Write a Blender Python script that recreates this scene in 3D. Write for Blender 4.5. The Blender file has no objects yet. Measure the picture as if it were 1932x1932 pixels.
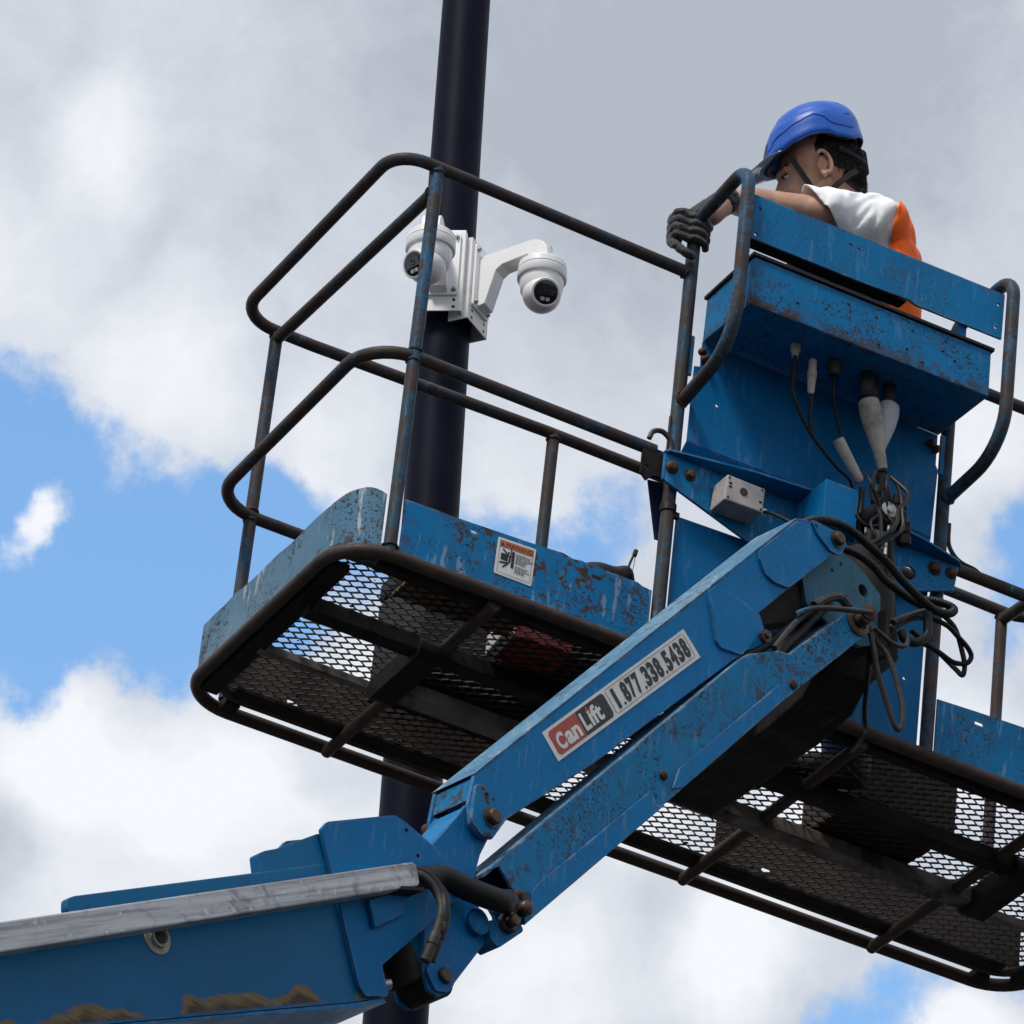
import bpy, bmesh, math, random
from mathutils import Vector, Matrix, geometry, noise as mnoise
from math import radians, sin, cos, pi, sqrt

random.seed(7)
S = bpy.context.scene
COL = S.collection

# ------------------------------------------------------------------ camera
# world: z up, ground at 0.  T maps the work platform's own frame
# (x along its length, y across it, z up, floor at 0) into the world.
T = Matrix(((0.9992, 0.0004, 0.0407, 0.0),
            (0.0004, 0.9998, -0.0199, 0.0),
            (-0.0407, 0.0199, 0.9990, 8.6949),
            (0, 0, 0, 1)))
cam_data = bpy.data.cameras.new('camera')
cam = bpy.data.objects.new('camera', cam_data)
COL.objects.link(cam)
cam.matrix_world = Matrix(((0.8744, -0.2981, -0.3827, -6.0014),
                           (-0.4824, -0.4513, -0.7507, -10.2672),
                           (0.0511, 0.8411, -0.5384, 1.6),
                           (0, 0, 0, 1)))
cam_data.lens = 206.19
cam_data.sensor_width = 36
cam_data.clip_end = 5000
S.camera = cam

# ------------------------------------------------------------------ render
S.view_settings.view_transform = 'Standard'
S.view_settings.look = 'None'
S.view_settings.exposure = 0.12
S.view_settings.gamma = 1.0
S.cycles.use_denoising = True
S.cycles.use_adaptive_sampling = True
S.cycles.adaptive_threshold = .02
S.cycles.adaptive_min_samples = 12
S.cycles.max_bounces = 4
S.cycles.diffuse_bounces = 3
S.cycles.glossy_bounces = 2
S.render.film_transparent = False


# ------------------------------------------------------------------ node helpers
class NT:
    def __init__(s, tree):
        s.t = tree
        s.n = tree.nodes
        s.l = tree.links

    def node(s, typ, **kw):
        nd = s.n.new(typ)
        for k, v in kw.items():
            setattr(nd, k, v)
        return nd

    def put(s, sock, v):
        if v is None:
            return
        if isinstance(v, bpy.types.NodeSocket):
            s.l.new(v, sock)
        else:
            if isinstance(v, (tuple, list)) and len(v) == 3 and len(sock.default_value) == 4:
                v = (*v, 1)
            sock.default_value = v

    def math(s, op, a, b=None, c=None, clamp=False):
        nd = s.node('ShaderNodeMath', operation=op, use_clamp=clamp)
        s.put(nd.inputs[0], a)
        if b is not None:
            s.put(nd.inputs[1], b)
        if c is not None:
            s.put(nd.inputs[2], c)
        return nd.outputs[0]

    def vmath(s, op, a, b=None, out=0):
        nd = s.node('ShaderNodeVectorMath', operation=op)
        s.put(nd.inputs[0], a)
        if b is not None:
            if op == 'SCALE':
                s.put(nd.inputs[3], b)
            else:
                s.put(nd.inputs[1], b)
        return nd.outputs[out]

    def mix(s, f, a, b, mode='MIX'):
        nd = s.node('ShaderNodeMix', data_type='RGBA', blend_type=mode)
        s.put(nd.inputs[0], f)
        s.put(nd.inputs[6], a)
        s.put(nd.inputs[7], b)
        return nd.outputs[2]

    def ramp(s, v, lo, hi, a=0.0, b=1.0, smooth=True):
        nd = s.node('ShaderNodeMapRange', interpolation_type='SMOOTHSTEP' if smooth else 'LINEAR')
        s.put(nd.inputs[0], v)
        nd.inputs[1].default_value = lo
        nd.inputs[2].default_value = hi
        nd.inputs[3].default_value = a
        nd.inputs[4].default_value = b
        return nd.outputs[0]

    def noise(s, vec, scale, detail=4, rough=.55, dist=0.0, col=False):
        nd = s.node('ShaderNodeTexNoise')
        s.put(nd.inputs['Vector'], vec)
        nd.inputs['Scale'].default_value = scale
        nd.inputs['Detail'].default_value = detail
        nd.inputs['Roughness'].default_value = rough
        nd.inputs['Distortion'].default_value = dist
        return nd.outputs[1 if col else 0]

    def mapping(s, vec, scale=(1, 1, 1), loc=(0, 0, 0), rot=(0, 0, 0)):
        nd = s.node('ShaderNodeMapping')
        s.put(nd.inputs[0], vec)
        nd.inputs[1].default_value = loc
        nd.inputs[2].default_value = rot
        nd.inputs[3].default_value = scale
        return nd.outputs[0]


# ------------------------------------------------------------------ sky
SUN_EL, SUN_AZ = radians(56), radians(-152)     # azimuth of the sun's position, from +x
world = bpy.data.worlds.new('World')
S.world = world
world.cycles.sampling_method = 'MANUAL'
world.cycles.sample_map_resolution = 256
world.use_nodes = True
w = NT(world.node_tree)
w.n.clear()
wo = w.node('ShaderNodeOutputWorld')
bg = w.node('ShaderNodeBackground')
w.l.new(bg.outputs[0], wo.inputs[0])
tc = w.node('ShaderNodeTexCoord')
dirv = tc.outputs['Generated']
sky = w.node('ShaderNodeTexSky', sky_type='NISHITA')
sky.sun_disc = False
sky.sun_elevation = SUN_EL
sky.sun_rotation = radians(90) - SUN_AZ
sky.altitude = 100
sky.air_density = 1.2
sky.dust_density = 0.4
sky.ozone_density = 1.4
bg.inputs[1].default_value = 0.1

# clouds: fractal cover over the whole sky, with the gaps and bright banks that stand behind the lift
warp = w.vmath('SCALE', w.vmath('SUBTRACT', w.noise(dirv, 20, 2, .5, col=True), (.5, .5, .5)), .030)
wdir = w.vmath('ADD', dirv, warp)
warp2 = w.vmath('SCALE', w.vmath('SUBTRACT', w.noise(dirv, 85, 4, .55, col=True), (.5, .5, .5)), .010)
wdir = w.vmath('ADD', wdir, warp2)


def bank(c, r, amp):
    d = w.vmath('DISTANCE', wdir, c, out=1)
    return w.math('MULTIPLY', w.ramp(d, r, r * .12), amp)


def total(lst):
    o = bank(*lst[0])
    for b in lst[1:]:
        o = w.math('ADD', o, bank(*b))
    return o


def sdir(u, v):        # a direction in the sky, in units of the picture plane at 1 m (right, up)
    m = cam.matrix_world.to_3x3()
    return tuple((m @ Vector(((u - 966) / 11065.7, (966 - v) / 11065.7, -1))).normalized())


holes = [(sdir(60, 1080), .034, .9), (sdir(-200, 1000), .04, .9), (sdir(330, 1090), .030, .85), (sdir(580, 1060), .025, .85),
         (sdir(850, 1020), .020, .72), (sdir(1130, 1010), .020, .75), (sdir(40, 1240), .016, .5), (sdir(10, 730), .020, .75), (sdir(-60, 850), .020, .6), (sdir(220, 850), .016, .45), (sdir(430, 930), .016, .45), (sdir(1950, 950), .012, .4),
         (sdir(1880, 1100), .018, .65), (sdir(2080, 1150), .024, .7), (sdir(1720, 1880), .016, .65), (sdir(1940, 1840), .011, .55),
         (sdir(1600, 2010), .014, .5), (sdir(340, 1330), .009, .35), (sdir(25, 1000), .014, -1.15), (sdir(230, 890), .012, -.40), (sdir(330, 840), .010, -.25)]
n1 = w.noise(dirv, 5.5, 2, .55)
n2 = w.noise(dirv, 38, 11, .66)
cover = w.math('ADD', w.math('MULTIPLY', n1, .35), w.math('MULTIPLY', n2, 1.15))
cover = w.math('SUBTRACT', w.math('ADD', cover, .02), w.math('MULTIPLY', total(holes), .70))
mask = w.ramp(cover, .20, .54)
brights = [(sdir(190, 230), .020, .55), (sdir(-40, 480), .026, .30), (sdir(250, 690), .024, .45), (sdir(600, 850), .022, .40), (sdir(1000, 900), .022, .3),
           (sdir(120, 1440), .022, .75), (sdir(420, 1480), .024, .65), (sdir(250, 1750), .03, .35), (sdir(700, 1700), .026, .45), (sdir(1000, 1900), .024, .45),
           (sdir(1420, 1800), .024, .60), (sdir(1850, 800), .022, .40), (sdir(1860, 1400), .018, .55), (sdir(25, 1000), .012, .9),
           (sdir(1850, 1960), .012, .7), (sdir(1560, 1500), .02, .5), (sdir(1150, 1550), .02, .5), (sdir(700, 1250), .02, .5)]
darks = [(sdir(1500, 150), .065, .40), (sdir(950, 100), .04, .26), (sdir(1250, 450), .035, .16), (sdir(1230, 1700), .014, .22), (sdir(0, 1640), .018, .22)]
n3 = w.noise(wdir, 30, 9, .64)
lum = w.math('ADD', w.math('MULTIPLY', w.math('SUBTRACT', n3, .5), .66), w.math('MULTIPLY', n1, .5))
lum = w.math('ADD', lum, total(brights))
lum = w.math('SUBTRACT', lum, total(darks))
n4 = w.noise(wdir, 110, 6, .6)
lum = w.math('ADD', lum, w.math('MULTIPLY', w.math('SUBTRACT', n4, .5), .30))
lumr = w.ramp(lum, -.1, .85, 0, 1, smooth=False)
cr = w.node('ShaderNodeValToRGB')
w.l.new(lumr, cr.inputs[0])
el = cr.color_ramp.elements
el[0].position, el[0].color = 0.0, (4.2, 4.6, 5.3, 1)
el[1].position, el[1].color = 1.0, (8.5, 8.7, 9.1, 1)
e2 = el.new(.45)
e2.color = (6.1, 6.5, 7.2, 1)
skyc = w.mix(1.0, sky.outputs[0], (1.75, 2.15, 2.3), 'MULTIPLY')
out = w.mix(mask, skyc, cr.outputs[0])
w.l.new(out, bg.inputs[0])

# ------------------------------------------------------------------ sun (behind thin cloud)
sd = bpy.data.lights.new('sun', 'SUN')
sun = bpy.data.objects.new('sun', sd)
COL.objects.link(sun)
sd.energy = 2.7
sd.angle = radians(12)
sd.color = (1.0, .96, .9)
sv = Vector((cos(SUN_EL) * cos(SUN_AZ), cos(SUN_EL) * sin(SUN_AZ), sin(SUN_EL)))
sun.rotation_euler = sv.to_track_quat('Z', 'Y').to_euler()
sun.location = (0, 0, 30)


# ------------------------------------------------------------------ materials
def material(name):
    m = bpy.data.materials.new(name)
    m.use_nodes = True
    t = NT(m.node_tree)
    t.b = t.n['Principled BSDF']
    tcn = t.node('ShaderNodeTexCoord')
    t.o = tcn.outputs['Object']
    return m, t


def bump(t, h, strength=.3, dist=.002):
    b = t.node('ShaderNodeBump')
    b.inputs['Strength'].default_value = strength
    b.inputs['Distance'].default_value = dist
    t.put(b.inputs['Height'], h)
    t.l.new(b.outputs[0], t.b.inputs['Normal'])


def edge_mask(t, radius=.009, lo=.004, hi=.10):
    bv = t.node('ShaderNodeBevel', samples=3)
    bv.inputs[0].default_value = radius
    g = t.node('ShaderNodeNewGeometry')
    d = t.vmath('DOT_PRODUCT', bv.outputs[0], g.outputs['Normal'], out=1)
    return t.ramp(t.math('SUBTRACT', 1.0, d), lo, hi)


def paint(name, base=(.003, .156, .375), fade=.25, rust=.5, chips=.5, streak=.4, edge=.5, dark=0.0, tube=0.0, scr=.25, low=None):
    """old blue enamel: fade, chips down to rust, runs, worn edges"""
    m, t = material(name)
    o = t.o
    c = t.mix(t.ramp(t.noise(o, 3.1, 5), .35, .7, 0, fade), base, (.016, .15, .32))
    c = t.mix(t.ramp(t.noise(o, 11, 6, .62), .4, .75, 0, fade * .8), c, (base[0] * .5, base[1] * .62, base[2] * .62))
    c = t.mix(t.ramp(t.noise(o, 2.0, 6, .65, 1.1), .5, .72, 0, dark + .12), c, (.010, .05, .10))
    # runs of dirt down the face
    st = t.noise(t.mapping(o, (26, 26, 1.6)), 1.6, 5, .6)
    c = t.mix(t.ramp(st, .55, .74, 0, streak), c, (.05, .075, .085))
    # fine dark pitting
    pit = t.noise(o, 150, 3, .55, .3)
    where = t.ramp(t.noise(o, 6.5, 5, .65), .44, .60)
    pm = t.math('MULTIPLY', t.ramp(pit, .555, .60), where)
    c = t.mix(t.math('MULTIPLY', pm, chips), c, (.022, .026, .03))
    # rust blooms
    rn = t.noise(o, 30, 7, .7, .8)
    rw = t.ramp(t.noise(o, 4.2, 3, .5), .40, .60)
    rm = t.math('MULTIPLY', t.ramp(rn, .53, .585), t.math('MULTIPLY', rw, rust))
    if low:
        sz = t.node('ShaderNodeSeparateXYZ')
        t.put(sz.inputs[0], o)
        band = t.ramp(sz.outputs[2], low[1], low[0])
        lowm = t.math('MULTIPLY', t.ramp(t.math('ADD', t.noise(o, 26, 7, .72, .5), t.math('MULTIPLY', band, .16)), .56, .64), t.math('MULTIPLY', band, t.ramp(t.noise(o, 3.3, 2), .36, .52)))
        gn = t.node('ShaderNodeNewGeometry')
        sn = t.node('ShaderNodeSeparateXYZ')
        t.put(sn.inputs[0], gn.outputs['Normal'])
        lowm = t.math('MULTIPLY', lowm, t.ramp(sn.outputs[2], -.6, -.3))
        rm = t.math('MAXIMUM', rm, lowm)
    rc = t.mix(t.noise(o, 60, 3), (.036, .022, .017), (.10, .060, .040))
    # bare scrapes
    sc = t.noise(t.mapping(o, (60, 60, 9), rot=(.3, .7, .2)), 1.0, 4, .6)
    sm = t.math('MULTIPLY', t.ramp(sc, .57, .63), t.ramp(t.noise(o, 5, 2), .42, .56, 0, scr))
    c = t.mix(sm, c, (.36, .42, .45))
    em = edge_mask(t)
    ew = t.math('MULTIPLY', t.math('MULTIPLY', em, edge), t.ramp(t.noise(o, 22, 5, .65), .38, .56))
    c = t.mix(ew, c, t.mix(t.ramp(t.noise(o, 14, 3), .45, .6), (.075, .045, .032), (.24, .27, .28)))
    c = t.mix(rm, c, rc)
    if tube:
        tn = t.math('ADD', t.math('MULTIPLY', t.noise(o, 11, 6, .65, .4), .55), t.math('MULTIPLY', t.noise(o, 70, 4, .6), .45))
        c = t.mix(t.ramp(tn, .56 - tube * .34, .66 - tube * .22), c, t.mix(t.noise(o, 40, 4, .6), (.034, .026, .025), (.090, .064, .054)))
    t.put(t.b.inputs['Base Color'], c)
    ro = t.math('ADD', t.math('MULTIPLY', t.noise(o, 20, 4), .3), t.math('ADD', .30, t.math('MULTIPLY', rm, .4)))
    t.put(t.b.inputs['Roughness'], ro)
    t.b.inputs['Specular IOR Level'].default_value = .10
    hgt = t.math('ADD', t.math('MULTIPLY', pm, -.6), t.math('ADD', t.math('MULTIPLY', rm, -.5), t.math('MULTIPLY', t.noise(o, 6, 3), .8)))
    bump(t, hgt, .35, .0015)
    return m


def simple(name, col, rough=.5, metal=0.0, var=.25, nscale=14, bs=.15, spec=.4, col2=None, thr=(.4, .7), bscale=60):
    m, t = material(name)
    c2 = col2 or tuple(x * (1 - var) for x in col)
    c = t.mix(t.ramp(t.noise(t.o, nscale, 6, .6), *thr), col, c2)
    t.put(t.b.inputs['Base Color'], c)
    t.put(t.b.inputs['Roughness'], t.math('ADD', t.math('MULTIPLY', t.noise(t.o, nscale * 2, 4), .25), rough - .12))
    t.b.inputs['Metallic'].default_value = metal
    t.b.inputs['Specular IOR Level'].default_value = spec
    if bs:
        bump(t, t.noise(t.o, bscale, 4, .6), bs, .001)
    return m


M = {}
M['blue'] = paint('blue_paint', fade=.3, rust=.35, chips=.75, streak=.25, edge=.6)
M['blue_jib'] = paint('blue_paint_jib', base=(.002, .152, .380), fade=.12, rust=.1, chips=.35, streak=.1, edge=.75, scr=.12)
M['blue_pale'] = paint('blue_paint_pale', base=(.12, .25, .37), fade=.5, rust=.6, chips=.7, streak=.3, edge=.8, scr=.8)  # paler base colour for the top plates of jib and link
M['blue_scraped'] = paint('blue_paint_scraped', base=(.11, .20, .27), fade=.5, rust=1.0, chips=1.0, streak=.2, edge=1.0, scr=1.0)
M['inner_brown'] = simple('brown_toe_board', (.055, .040, .033), .7, 0, .5, 8, .3, .25, (.028, .02, .018))  # dark brown, where the other toe boards are blue
M['blue_worn'] = paint('blue_paint_worn', fade=.5, rust=1.0, chips=1.0, streak=.4, edge=.95, scr=.4)
M['blue_link'] = paint('blue_paint_link', base=(.004, .155, .345), fade=.3, rust=.8, chips=1.0, streak=.2, edge=1.0, scr=.1)
M['blue_control'] = paint('blue_paint_control', fade=.35, rust=.35, chips=.55, streak=.6, edge=.8, scr=.12)
M['blue_box'] = paint('blue_paint_box', fade=.25, rust=.5, chips=1.0, streak=.2, edge=.8, scr=.1, low=(.875, .945))
M['blue_deep'] = paint('blue_paint_clean', base=(.002, .128, .330), fade=.1, rust=.08, chips=.2, streak=.12, edge=.4, scr=.08)
M['tube'] = paint('tube_paint', base=(.024, .060, .088), fade=.6, rust=.7, chips=.9, streak=.1, edge=0, tube=.62)
M['tube_blue'] = paint('tube_paint_blue', base=(.032, .078, .115), fade=.7, rust=.7, chips=.9, streak=.2, edge=0, tube=.42)
M['tube_dark'] = paint('tube_paint_dirty', base=(.01, .05, .09), fade=.3, rust=.6, chips=.9, streak=.1, edge=0, tube=1.0)
M['greasy_shaded'] = simple('greasy_shaded_steel', (.020, .017, .016), .62, 0, .6, 9, .5, .14, (.008, .007, .007))  # black of grease, with the shade under the platform put into the colour
M['beam'] = simple('dirty_beam', (.19, .17, .155), .6, 0, .5, 11, .5, .2, (.040, .035, .032))
M['mesh'] = simple('mesh_steel', (.050, .041, .036), .7, 0, .5, 12, .3, .25, (.022, .019, .018))
M['rubber'] = simple('black_rubber', (.009, .009, .010), .5, 0, .3, 30, .2, .25)
M['rubber_grey'] = simple('dusty_hose', (.036, .034, .033), .6, 0, .6, 40, .3, .35, (.018, .018, .018))
M['pin'] = simple('steel_pin', (.055, .045, .04), .5, .6, .5, 40, .4, .5, (.10, .055, .035))
M['bolt'] = simple('rusty_bolt', (.075, .035, .022), .7, .2, .5, 60, .4, .3)
M['zinc'] = simple('zinc_bolt', (.45, .46, .47), .35, .8, .3, 60, .2)
M['bracket_grey'] = paint('grey_blue_paint', base=(.045, .14, .20), fade=.5, rust=.3, chips=.5, streak=.5, edge=.5)
M['alu'] = None
M['white_plastic'] = simple('white_plastic', (.82, .82, .82), .38, 0, .06, 6, .03, .45)
M['white_metal'] = simple('white_powder_coat', (.80, .80, .79), .45, 0, .10, 9, .1, .4, (.60, .585, .55), (.5, .8))
M['black_gloss'] = simple('lens_black', (.006, .006, .007), .12, 0, .2, 10, 0, .6)
M['lens'] = simple('lens_glass', (.012, .013, .02), .05, 0, .2, 10, 0, .8)
M['led'] = simple('led_plastic', (.45, .44, .42), .3, 0, .2, 20, 0, .5)
M['pole'] = simple('pole_paint', (.004, .006, .016), .48, 0, .35, 5, .06, .055, (.006, .008, .018))
M['jbox'] = simple('grey_plastic', (.42, .39, .37), .6, 0, .3, 16, .25, .35, (.30, .275, .26))
M['jbox_under'] = M['jbox']
M['tape'] = simple('dirty_tape', (.42, .40, .35), .7, 0, .4, 22, .6, .3, (.24, .22, .19))
M['boot_grey'] = simple('grey_boot', (.42, .43, .46), .5, 0, .2, 12, .2)
M['label_white'] = simple('label_white', (.62, .62, .61), .45, 0, .12, 25, .03)
M['label_red'] = simple('label_red', (.36, .052, .036), .45, 0, .2, 20, .03)
M['label_black'] = simple('label_black', (.008, .008, .012), .4, 0, .2, 20, 0)
M['label_orange'] = simple('label_orange', (.42, .15, .055), .5, 0, .45, 30, .03, .4, (.30, .08, .04))
M['label_brown'] = simple('label_dark_red', (.10, .018, .014), .5, 0, .3, 30, 0)
M['label_grey'] = simple('label_grey_print', (.10, .10, .11), .5, 0, .3, 200, 0)
M['strap'] = simple('navy_webbing', (.012, .022, .07), .8, 0, .4, 40, .4, .2)
M['cardboard'] = simple('cardboard', (.17, .11, .07), .8, 0, .3, 8, .15, .2)
M['dark_card'] = simple('dirty_cardboard', (.060, .046, .036), .8, 0, .3, 8, .15, .2)
M['card_print'] = simple('red_print', (.22, .016, .016), .6, 0, .2, 20, 0)
M['card_white'] = simple('white_print', (.62, .60, .58), .6, 0, .2, 20, 0)
M['bag'] = simple('black_bag_nylon', (.012, .012, .013), .65, 0, .3, 20, .5, .3, bscale=30)
M['asphalt'] = simple('asphalt', (.045, .044, .043), .85, 0, .3, .6, .3, .3)


def make_alu():
    m, t = material('scuffed_aluminium')
    rel = t.vmath('SUBTRACT', t.o, (-.1768, -.45, .1578))
    ua = t.vmath('DOT_PRODUCT', rel, (.851, .229, .525), out=1)      # along the track
    va = t.vmath('DOT_PRODUCT', rel, (-.497, -.12, .862), out=1)
    cmb = t.node('ShaderNodeCombineXYZ')
    t.put(cmb.inputs[0], ua)
    t.put(cmb.inputs[1], va)
    st = t.noise(t.mapping(cmb.outputs[0], (2.5, 70, 1)), 1.0, 6, .65)
    c = t.mix(t.ramp(st, .38, .7), (.47, .48, .50), (.22, .22, .23))
    c = t.mix(t.ramp(t.noise(t.o, 13, 6, .7, .8), .52, .7, 0, .8), c, (.12, .12, .125))
    c = t.mix(t.ramp(t.noise(t.o, 60, 3, .6), .6, .7, 0, .6), c, (.62, .63, .64))
    t.put(t.b.inputs['Base Color'], c)
    t.b.inputs['Metallic'].default_value = .55
    t.put(t.b.inputs['Roughness'], t.math('ADD', .38, t.math('MULTIPLY', t.noise(t.o, 30, 4), .3)))
    bump(t, t.noise(t.o, 24, 5, .65), .3, .002)
    return m


M['alu'] = make_alu()


# ------------------------------------------------------------------ mesh helpers
I4 = Matrix.Identity(4)


def fillet(pts, rads, n=7, closed=False):
    """polyline with rounded corners"""
    pts = [Vector(p) for p in pts]
    if not isinstance(rads, (list, tuple)):
        rads = [rads] * len(pts)
    out = []
    N = len(pts)
    for i, p in enumerate(pts):
        if not closed and (i == 0 or i == N - 1):
            out.append(p)
            continue
        r = rads[i] if len(rads) == N else rads[i - 1]
        a = (pts[i - 1] - p)
        b = (pts[(i + 1) % N] - p)
        ang = a.angle(b)
        tl = min(r / math.tan(ang / 2), a.length * .49, b.length * .49) if r > 0 else 0
        if tl < 1e-4:
            out.append(p)
            continue
        r2 = tl * math.tan(ang / 2)
        a.normalize()
        b.normalize()
        c = p + (a + b).normalized() * (r2 / sin(ang / 2))
        s0, s1 = p + a * tl - c, p + b * tl - c
        tot = s0.angle(s1)
        for k in range(n + 1):
            f = k / n
            out.append(c + (s0 * sin((1 - f) * tot) + s1 * sin(f * tot)) / sin(tot))
    return out


def smooth_path(pts, n=5):
    """Catmull-Rom through points"""
    pts = [Vector(p) for p in pts]
    P = [2 * pts[0] - pts[1]] + pts + [2 * pts[-1] - pts[-2]]
    out = []
    for i in range(1, len(P) - 2):
        for k in range(n):
            u = k / n
            a, b, c, d = P[i - 1], P[i], P[i + 1], P[i + 2]
            out.append(.5 * ((2 * b) + (c - a) * u + (2 * a - 5 * b + 4 * c - d) * u * u + (3 * b - a - 3 * c + d) * u ** 3))
    out.append(pts[-1])
    return out


class MB:
    def __init__(s, fr=I4):
        s.v, s.f, s.sm = [], [], []
        s.fr = fr

    def _add(s, vs, fs, smooth):
        o = len(s.v)
        s.v += [s.fr @ Vector(p) for p in vs]
        s.f += [[i + o for i in f] for f in fs]
        s.sm += [smooth] * len(fs)
        return s

    def tube(s, path, r, seg=12, caps=True, closed=False):
        path = [Vector(p) for p in path]
        N = len(path)
        rr = r if isinstance(r, (list, tuple)) else [r] * N
        tang = []
        for i in range(N):
            a = path[i - 1] if (i > 0 or closed) else path[i]
            b = path[(i + 1) % N] if (i < N - 1 or closed) else path[i]
            d = (b - a)
            tang.append(d.normalized() if d.length > 1e-9 else Vector((0, 0, 1)))
        ref = Vector((0, 0, 1)) if abs(tang[0].z) < .9 else Vector((1, 0, 0))
        nrm = (ref - tang[0] * ref.dot(tang[0])).normalized()
        vs, fs = [], []
        for i in range(N):
            nrm = (nrm - tang[i] * nrm.dot(tang[i])).normalized()
            bn = tang[i].cross(nrm)
            for k in range(seg):
                a = 2 * pi * k / seg
                vs.append(path[i] + (nrm * cos(a) + bn * sin(a)) * rr[i])
        M_ = N if closed else N - 1
        for i in range(M_):
            j = (i + 1) % N
            for k in range(seg):
                l = (k + 1) % seg
                fs.append([i * seg + k, i * seg + l, j * seg + l, j * seg + k])
        s._add(vs, fs, True)
        if caps and not closed:
            s._add(vs[:seg], [list(range(seg))[::-1]], False)
            s._add(vs[-seg:], [list(range(seg))], False)
        return s

    def prism(s, poly, d0, d1, holes=()):
        """polygon in (a,b) extruded along the third axis of the frame"""
        loops = [[Vector((p[0], p[1])) for p in poly]] + [[Vector((p[0], p[1])) for p in h] for h in holes]
        flat = [p for l in loops for p in l]
        n = len(flat)
        if len(loops) == 1 and len(poly) <= 4:
            tris = [list(range(n))]
        else:
            tris = [list(t) for t in geometry.tessellate_polygon([[Vector((p.x, p.y, 0)) for p in l] for l in loops])]
        vs = [(p.x, p.y, d0) for p in flat] + [(p.x, p.y, d1) for p in flat]
        fs = [t[::-1] for t in tris] + [[i + n for i in t] for t in tris]
        o = 0
        for l in loops:
            k = len(l)
            for i in range(k):
                j = (i + 1) % k
                fs.append([o + i, o + j, o + j + n, o + i + n])
            o += k
        return s._add(vs, fs, False)

    def box(s, x0, x1, y0, y1, z0, z1):
        vs = [(x, y, z) for x in (x0, x1) for y in (y0, y1) for z in (z0, z1)]
        fs = [[0, 1, 3, 2], [4, 6, 7, 5], [0, 4, 5, 1], [2, 3, 7, 6], [0, 2, 6, 4], [1, 5, 7, 3]]
        return s._add(vs, fs, False)

    def hexa(s, vs):
        fs = [[0, 1, 3, 2], [4, 6, 7, 5], [0, 4, 5, 1], [2, 3, 7, 6], [0, 2, 6, 4], [1, 5, 7, 3]]
        return s._add(vs, fs, False)

    def lathe(s, prof, base, axis, seg=28):
        """prof: list of (radius, distance along axis)"""
        ax = Vector(axis).normalized()
        ref = Vector((0, 0, 1)) if abs(ax.z) < .9 else Vector((1, 0, 0))
        u = (ref - ax * ref.dot(ax)).normalized()
        v = ax.cross(u)
        b = Vector(base)
        vs, fs = [], []
        for (r, h) in prof:
            for k in range(seg):
                a = 2 * pi * k / seg
                vs.append(b + ax * h + (u * cos(a) + v * sin(a)) * r)
        for i in range(len(prof) - 1):
            for k in range(seg):
                l = (k + 1) % seg
                fs.append([i * seg + k, i * seg + l, (i + 1) * seg + l, (i + 1) * seg + k])
        s._add(vs, fs, True)
        if prof[0][0] > 1e-5:
            s._add(vs[:seg], [list(range(seg))[::-1]], False)
        if prof[-1][0] > 1e-5:
            s._add(vs[-seg:], [list(range(seg))], False)
        return s

    def ball(s, c, r, nu=20, nv=12, rot=None):
        rx, ry, rz = r if isinstance(r, (tuple, list)) else (r, r, r)
        vs, fs = [], []
        for i in range(nv + 1):
            th = pi * i / nv
            for k in range(nu):
                a = 2 * pi * k / nu
                p = Vector((rx * sin(th) * cos(a), ry * sin(th) * sin(a), rz * cos(th)))
                if rot:
                    p = rot @ p
                vs.append(Vector(c) + p)
        for i in range(nv):
            for k in range(nu):
                l = (k + 1) % nu
                fs.append([i * nu + k, (i + 1) * nu + k, (i + 1) * nu + l, i * nu + l])
        return s._add(vs, fs, True)

    def cap(s, p, q, r0, r1, seg=14):
        """tapered capsule"""
        p, q = Vector(p), Vector(q)
        d = (q - p)
        L = d.length
        prof = [(r0 * sin(a), -r0 * cos(a)) for a in [pi / 2 * i / 5 for i in range(6)]]
        prof[0] = (0.0001, -r0)
        prof += [(r1 * cos(a), L + r1 * sin(a)) for a in [pi / 2 * i / 5 for i in range(6)]]
        prof[-1] = (0.0001, L + r1)
        return s.lathe(prof, p, d, seg)

    def mesh(s, name, merge=True):
        me = bpy.data.meshes.new(name)
        me.from_pydata([tuple(v) for v in s.v], [], s.f)
        me.polygons.foreach_set('use_smooth', s.sm)
        bm = bmesh.new()
        bm.from_mesh(me)
        if merge:
            bmesh.ops.remove_doubles(bm, verts=bm.verts, dist=1e-5)
        bmesh.ops.recalc_face_normals(bm, faces=bm.faces)
        bm.to_mesh(me)
        bm.free()
        if any(s.sm):
            me.polygons.foreach_set('use_smooth', [True] * len(me.polygons))
            me.set_sharp_from_angle(angle=radians(38))
        return me

    def build(s, name, mat, parent=None, bevel=0.0, merge=True, label=None):
        o = bpy.data.objects.new(name, s.mesh(name, merge))
        o.data.materials.append(M[mat] if isinstance(mat, str) else mat)
        COL.objects.link(o)
        o.parent = parent
        if bevel:
            b = o.modifiers.new('bevel', 'BEVEL')
            b.width = bevel
            b.segments = 2
            b.limit_method = 'ANGLE'
            b.angle_limit = radians(40)
        if label:
            o['label'] = label
        return o


def thing(name, label, cat, group=None, mtx=T):
    o = bpy.data.objects.new(name, None)
    COL.objects.link(o)
    o.matrix_world = mtx
    o['label'] = label
    o['category'] = cat
    if group:
        o['group'] = group
    return o


def circle(c, r, n=20, a0=0.0, a1=2 * pi):
    full = abs(a1 - a0 - 2 * pi) < 1e-6
    k = n if full else n + 1
    return [(c[0] + r * cos(a0 + (a1 - a0) * i / n), c[1] + r * sin(a0 + (a1 - a0) * i / n)) for i in range(k)]


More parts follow.
